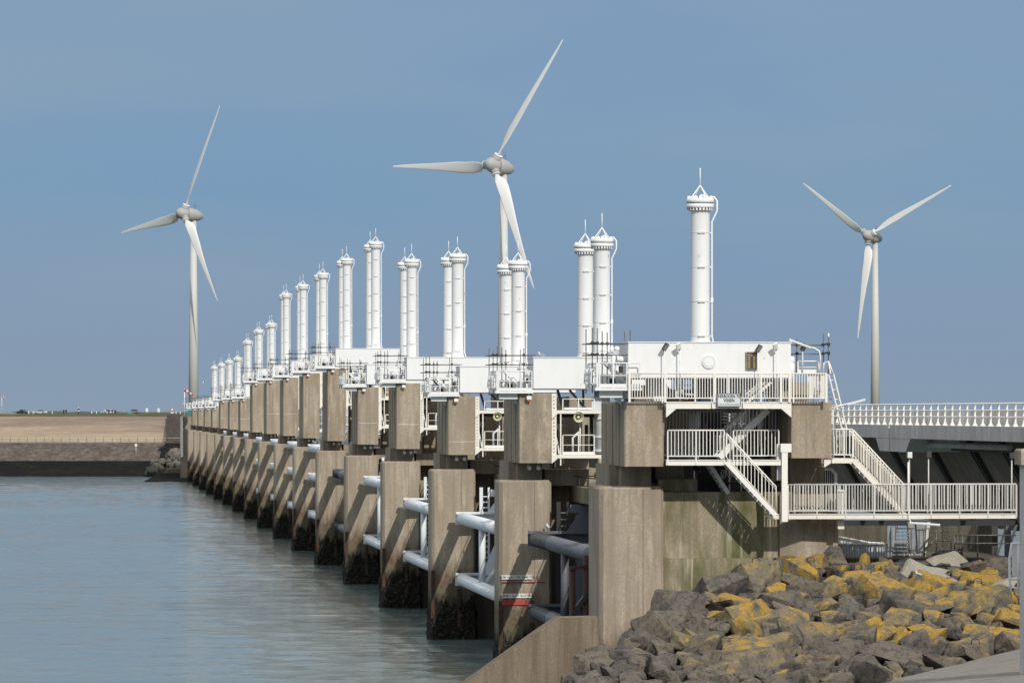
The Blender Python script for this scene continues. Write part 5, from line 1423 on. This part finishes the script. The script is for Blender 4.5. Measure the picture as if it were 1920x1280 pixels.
def windsock(px, ybase, ytop, Z, lab):
    base = KP(px, ybase, Z); top = KP(px, ytop, Z)
    t = thing('windsock', base, lab, 'windsock', 'red and white windsocks by the road')
    piece('pole', base, top, .22, 'white', t, round_=True)
    m_ = base.lerp(top, .45); piece('cross_arm', m_ - RT * .5, m_ + RT * .5, .1, 'white', t)
    d = (RT * .8 + Vector((0, 0, -.5))).normalized()
    p = top + Vector((0, 0, -.2))
    for i in range(5):
        a = p + d * (i * .48); r0 = .42 - i * .06
        s = MB(); s.tube([a, a + d * .48], [r0, r0 - .06], 10); s.build('band', 'sock_r' if i % 2 == 0 else 'cloth_w', t)
windsock(346, 778, 729, 990, 'red and white windsock on a white pole by the far end of the barrier')
windsock(3.5, 774, 741, 1900, 'red and white windsock on a white pole at the left edge of the photo')

# ramp at the left edge
s = MB(); s.add([K(-60, 1110, 14.4), K(34, 1110, 14.35), K(20, 1110, 14.95), K(-60, 1110, 15.1), K(-60, 1140, 15.1), K(20, 1140, 14.95)], [(0, 1, 2, 3), (3, 2, 5, 4)])
s.build('far_ramp', 'road', None, kind='structure', label='pale road ramp at the left edge of the far dike')
car(K(41, 1600, 14.32), R(130), 'card', 'dark car on the dike road nearest the left edge', 4.6, grp='cars on the dike road')
car(K(76, 1620, 14.31), R(150), 'carw', 'pale silver car on the dike road right of the dark one', 5.0, grp='cars on the dike road')
car(K(201, 1590, 14.31), R(140), 'carw', 'white car parked by the group of walkers on the dike', 5.0, grp='cars on the dike road')
car(K(250, 1500, 14.31), R(160), 'card', 'dark car with a pale side near the windsock end of the dike', 4.6, grp='cars on the dike road')
def tent(px, Z):
    t = thing('green_tarp', K(px, Z, 14.3), 'teal green tarp on the grass beside the dark car', 'tarp')
    c = K(px, Z, 14.3); s = MB(); s.add([c - RT * 1.0, c + RT * .9, c + FW * 1.2 + RT * .9, c + FW * 1.2 - RT, c + Vector((0, .5, 1.4))], [(0, 1, 4), (1, 2, 4), (2, 3, 4), (3, 0, 4)]); s.build('cloth', 'teal', t)
tent(243.5, 1420)

def person(loc, label, top_m, leg_m, hgt=1.75, rz=0.0, seat=False):
    """one continuous figure grown over a jointed skeleton; clothes are its children"""
    t = thing('person', loc, label, 'person', 'people on the dike top')
    k = hgt / 1.75; x, y, z = loc
    V = lambda a, b, c: Vector((x, y, z)) + (RT * a + FW * b) * k + Vector((0, 0, c * k))
    s = MB()
    s.tube([V(0, 0, .80), V(0, 0, 1.0), V(0, 0, 1.25), V(0, 0, 1.42), V(0, 0, 1.50), V(0, -.01, 1.56), V(0, -.02, 1.64), V(0, -.01, 1.72), V(0, 0, 1.75)], [.13, .15, .19, .16, .06, .07, .10, .085, .03], 10)
    for sx in (-1, 1):
        s.tube([V(.1 * sx, 0, .86), V(.12 * sx, -.04, .46), V(.13 * sx, .04, .06), V(.13 * sx, -.14, .03)], [.10, .07, .05, .04], 8)
        s.tube([V(.19 * sx, 0, 1.40), V(.25 * sx, .02, 1.12), V(.26 * sx, -.06, .86), V(.26 * sx, -.08, .78)], [.065, .05, .04, .03], 8)
    s.build('body', 'skin', t)
    s = MB(); s.tube([V(0, 0, .84), V(0, 0, 1.02), V(0, 0, 1.26), V(0, 0, 1.43), V(0, 0, 1.49)], [.19, .19, .23, .19, .09], 10)
    for sx in (-1, 1): s.tube([V(.18 * sx, 0, 1.42), V(.26 * sx, .02, 1.12), V(.27 * sx, -.05, .88)], [.09, .075, .06], 8)
    s.build('jacket', top_m, t)
    s = MB()
    for sx in (-1, 1): s.tube([V(.09 * sx, 0, .88), V(.12 * sx, -.04, .46), V(.13 * sx, .04, .08)], [.125, .095, .075], 8)
    s.build('trousers', leg_m, t)
    s = MB(); s.ball(V(0, .02, 1.69), .105 * k, 8, 6); s.build('hair', 'cloth_k', t)
    return t
Zp = 1560
for px, lab, a, c in ((119.5, 'dark dressed walker, left one of the pair on the dike', 'cloth_k', 'cloth_k'), (124, 'dark blue dressed walker, right one of the pair on the dike', 'cloth_k', 'cloth_k'), (197, 'walker in white beside the white car', 'cloth_w', 'cloth_k'), (204, 'walker in dark clothes in front of the white car', 'cloth_k', 'cloth_k'), (210.5, 'walker in a blue jacket beside the white car', 'cloth_b', 'cloth_k'), (216, 'walker in a red jacket at the right end of the group', 'cloth_r', 'cloth_k')):
    person(K(px, Zp, 14.25), lab, a, c)
# motorcyclist
mc = thing('motorcycle', K(147.5, 1450, 14.32), 'motorcycle seen end on carrying a white helmeted rider', 'motorcycle')
c = K(147.5, 1450, 14.32)
s = MB(); s.tube([c - RT * .10 + Vector((0, 0, .34)), c + RT * .10 + Vector((0, 0, .34))], .34, 14); s.build('wheel', 'tyre', mc)
s = MB(); s.ball(c + Vector((0, .3, .85)), .36, 10, 6, (1, 1.8, .8)); s.build('fairing', 'signw', mc)
s = MB(); s.box(c.x - .3, c.x + .3, c.y + .5, c.y + .9, c.z + .3, c.z + .7); s.build('engine', 'black', mc)
person(c + Vector((0, .5, .42)), 'motorcycle rider in dark and white with a white helmet', 'cloth_k', 'cloth_k', 1.55)
s = MB(); s.ball(c + Vector((0, .45, 2.0)), .2, 10, 6); s.build('helmet', 'cloth_w', None, label='white helmet on the motorcycle rider', category='helmet')

def roadsign(px, y0, y1, Z, lab, kind_):
    base = K(px, Z, 14.3); top = KP(px, y0, Z); t = thing('road_sign', base, lab, 'road sign', 'small road signs on the dike')
    piece('post', base, top, .09, 'railg', t, round_=True)
    if kind_ == 'round':
        cc = KP(px, y0 + 3.5, Z - .2); s = MB(); s.tube([cc, cc - FW * .05], .42, 20); s.build('disc', 'sock_r', t)
        s = MB(); s.tube([cc - FW * .055, cc - FW * .07], .28, 20); s.build('inner_disc', 'signw', t)
        a = KP(px, y0 + 9.2, Z - .2); s = MB(); s.bar(a - RT * .4, a + RT * .4, .05, .3); s.build('plate', 'signw', t)
    else:
        a = KP(px, (y0 + y1) / 2, Z - .1); s = MB(); s.bar(a - RT * .32, a + RT * .32, .05, (y1 - y0) / F * Z); s.build('plate', 'signw' if kind_ == 'w' else 'sign', t)
roadsign(323, 764, 772, 1080, 'round red ringed road sign above a white plate near the windsock', 'round')
roadsign(275.5, 765, 772, 1082, 'pale rectangular road sign left of the red ringed one', 'w')
roadsign(297.5, 765, 772, 1085, 'grey blue road sign between the pale and the red ringed signs', 'g')
base = K(255, 1004, 4.9); t = thing('shore_sign', base, 'small white sign on a post on the stone slope below the fence', 'sign')
piece('post', base, base + Vector((0, 0, 2.0)), .12, 'signw', t, round_=True); s = MB(); c = base + Vector((0, 0, 2.2)) - FW * .1; s.bar(c - RT * .3, c + RT * .3, .05, .62); s.build('plate', 'signw', t)
# guard rail and bollards
t = thing('guard_rail', K(290, 1092, 14.3), 'low grey guard rail along the road on the far dike', 'guard rail')
piece('rail', K(225, 1092, 14.95), K(338, 1092, 14.95), .08, 'grate', t, h=.3)
for i in range(18): piece('post', K(226 + i * 6.5, 1092, 14.3), K(226 + i * 6.5, 1092, 15.0), .12, 'scaf', t)
for i, px in enumerate((54, 62, 98, 172, 181, 330, 338)):
    b = MB(); c = K(px, 1083, 14.25); b.tube([c, c + Vector((0, 0, .75))], .11, 8); b.build('bollard', 'signw', None, label='small white roadside bollard, %s of seven along the dike top' % ORD[i], category='bollard', group='white bollards along the dike top')

# ================================================================ GULLS
def gull(p, sc, rz, label, flying=False, grey=True):
    t = thing('gull', p, label, 'gull', None); x, y, z = p; c, s_ = math.cos(rz), math.sin(rz)
    def tr(a, b, h): return (x + (a * c - b * s_) * sc, y + (a * s_ + b * c) * sc, z + h * sc)
    s = MB(); s.tube([tr(-.26, 0, .16), tr(-.2, 0, .15), tr(-.05, 0, .17), tr(.08, 0, .19), tr(.14, 0, .25), tr(.17, 0, .31), tr(.21, 0, .32), tr(.24, 0, .31)], [.015 * sc, .05 * sc, .085 * sc, .08 * sc, .05 * sc, .045 * sc, .04 * sc, .012 * sc], 10); s.build('body', 'cloth_w', t)
    s = MB(); s.tube([tr(.235, 0, .31), tr(.30, 0, .295)], [.014 * sc, .005 * sc], 6); s.build('beak', 'orange', t)
    for sg in (-1, 1):
        if flying: s = MB(); s.add([tr(.1, .04 * sg, .2), tr(-.1, .04 * sg, .2), tr(-.12, .35 * sg, .36), tr(.06, .35 * sg, .38), tr(-.22, .62 * sg, .28)], [(0, 1, 2, 3), (3, 2, 4)]); s.build('wing', 'gull_g', t)
        else:
            s = MB(); s.tube([tr(.09, .06 * sg, .2), tr(-.08, .075 * sg, .2), tr(-.32, .02 * sg, .15)], [.04 * sc, .055 * sc, .01 * sc], 8); s.build('wing', 'gull_g', t)
            s = MB(); s.tube([tr(0, .03 * sg, .12), tr(.01, .03 * sg, 0)], .008 * sc, 5); s.build('leg', 'orange', t)
p = W(1015, 669.8, bs(1) - 1.5); gull((p.x, p.y, E + TOP[1] + 1.975), .8, R(180), 'gull standing on the housing roof of the second pier')
p = W(1027, 992, bs(1) - 1.3); gull((p.x, p.y, 8.33), 1.1, R(95), 'white gull sitting on the end of the dark upper gate tube')
p = W(1066, 1150, 200); gull((24.6, 205, 3.95 + .4), 1.1, R(20), 'white gull on the lower dark gate tube behind the guide wall')
p = W(606, 835, bs(5) - 1.4); gull((24.9, bs(6) - 1.5, 11.36), 1.2, R(150), 'white gull on the upper gate tube at the seventh pier')
p = KP(383, 719, 900); gull(tuple(p), 1.6, R(30), 'gull flying left of the far cylinders', True)
p = W(1722, 1083, 178); gull((p.x, p.y, p.z), .8, R(120), 'small dark bird resting on the pale slab among the boulders')
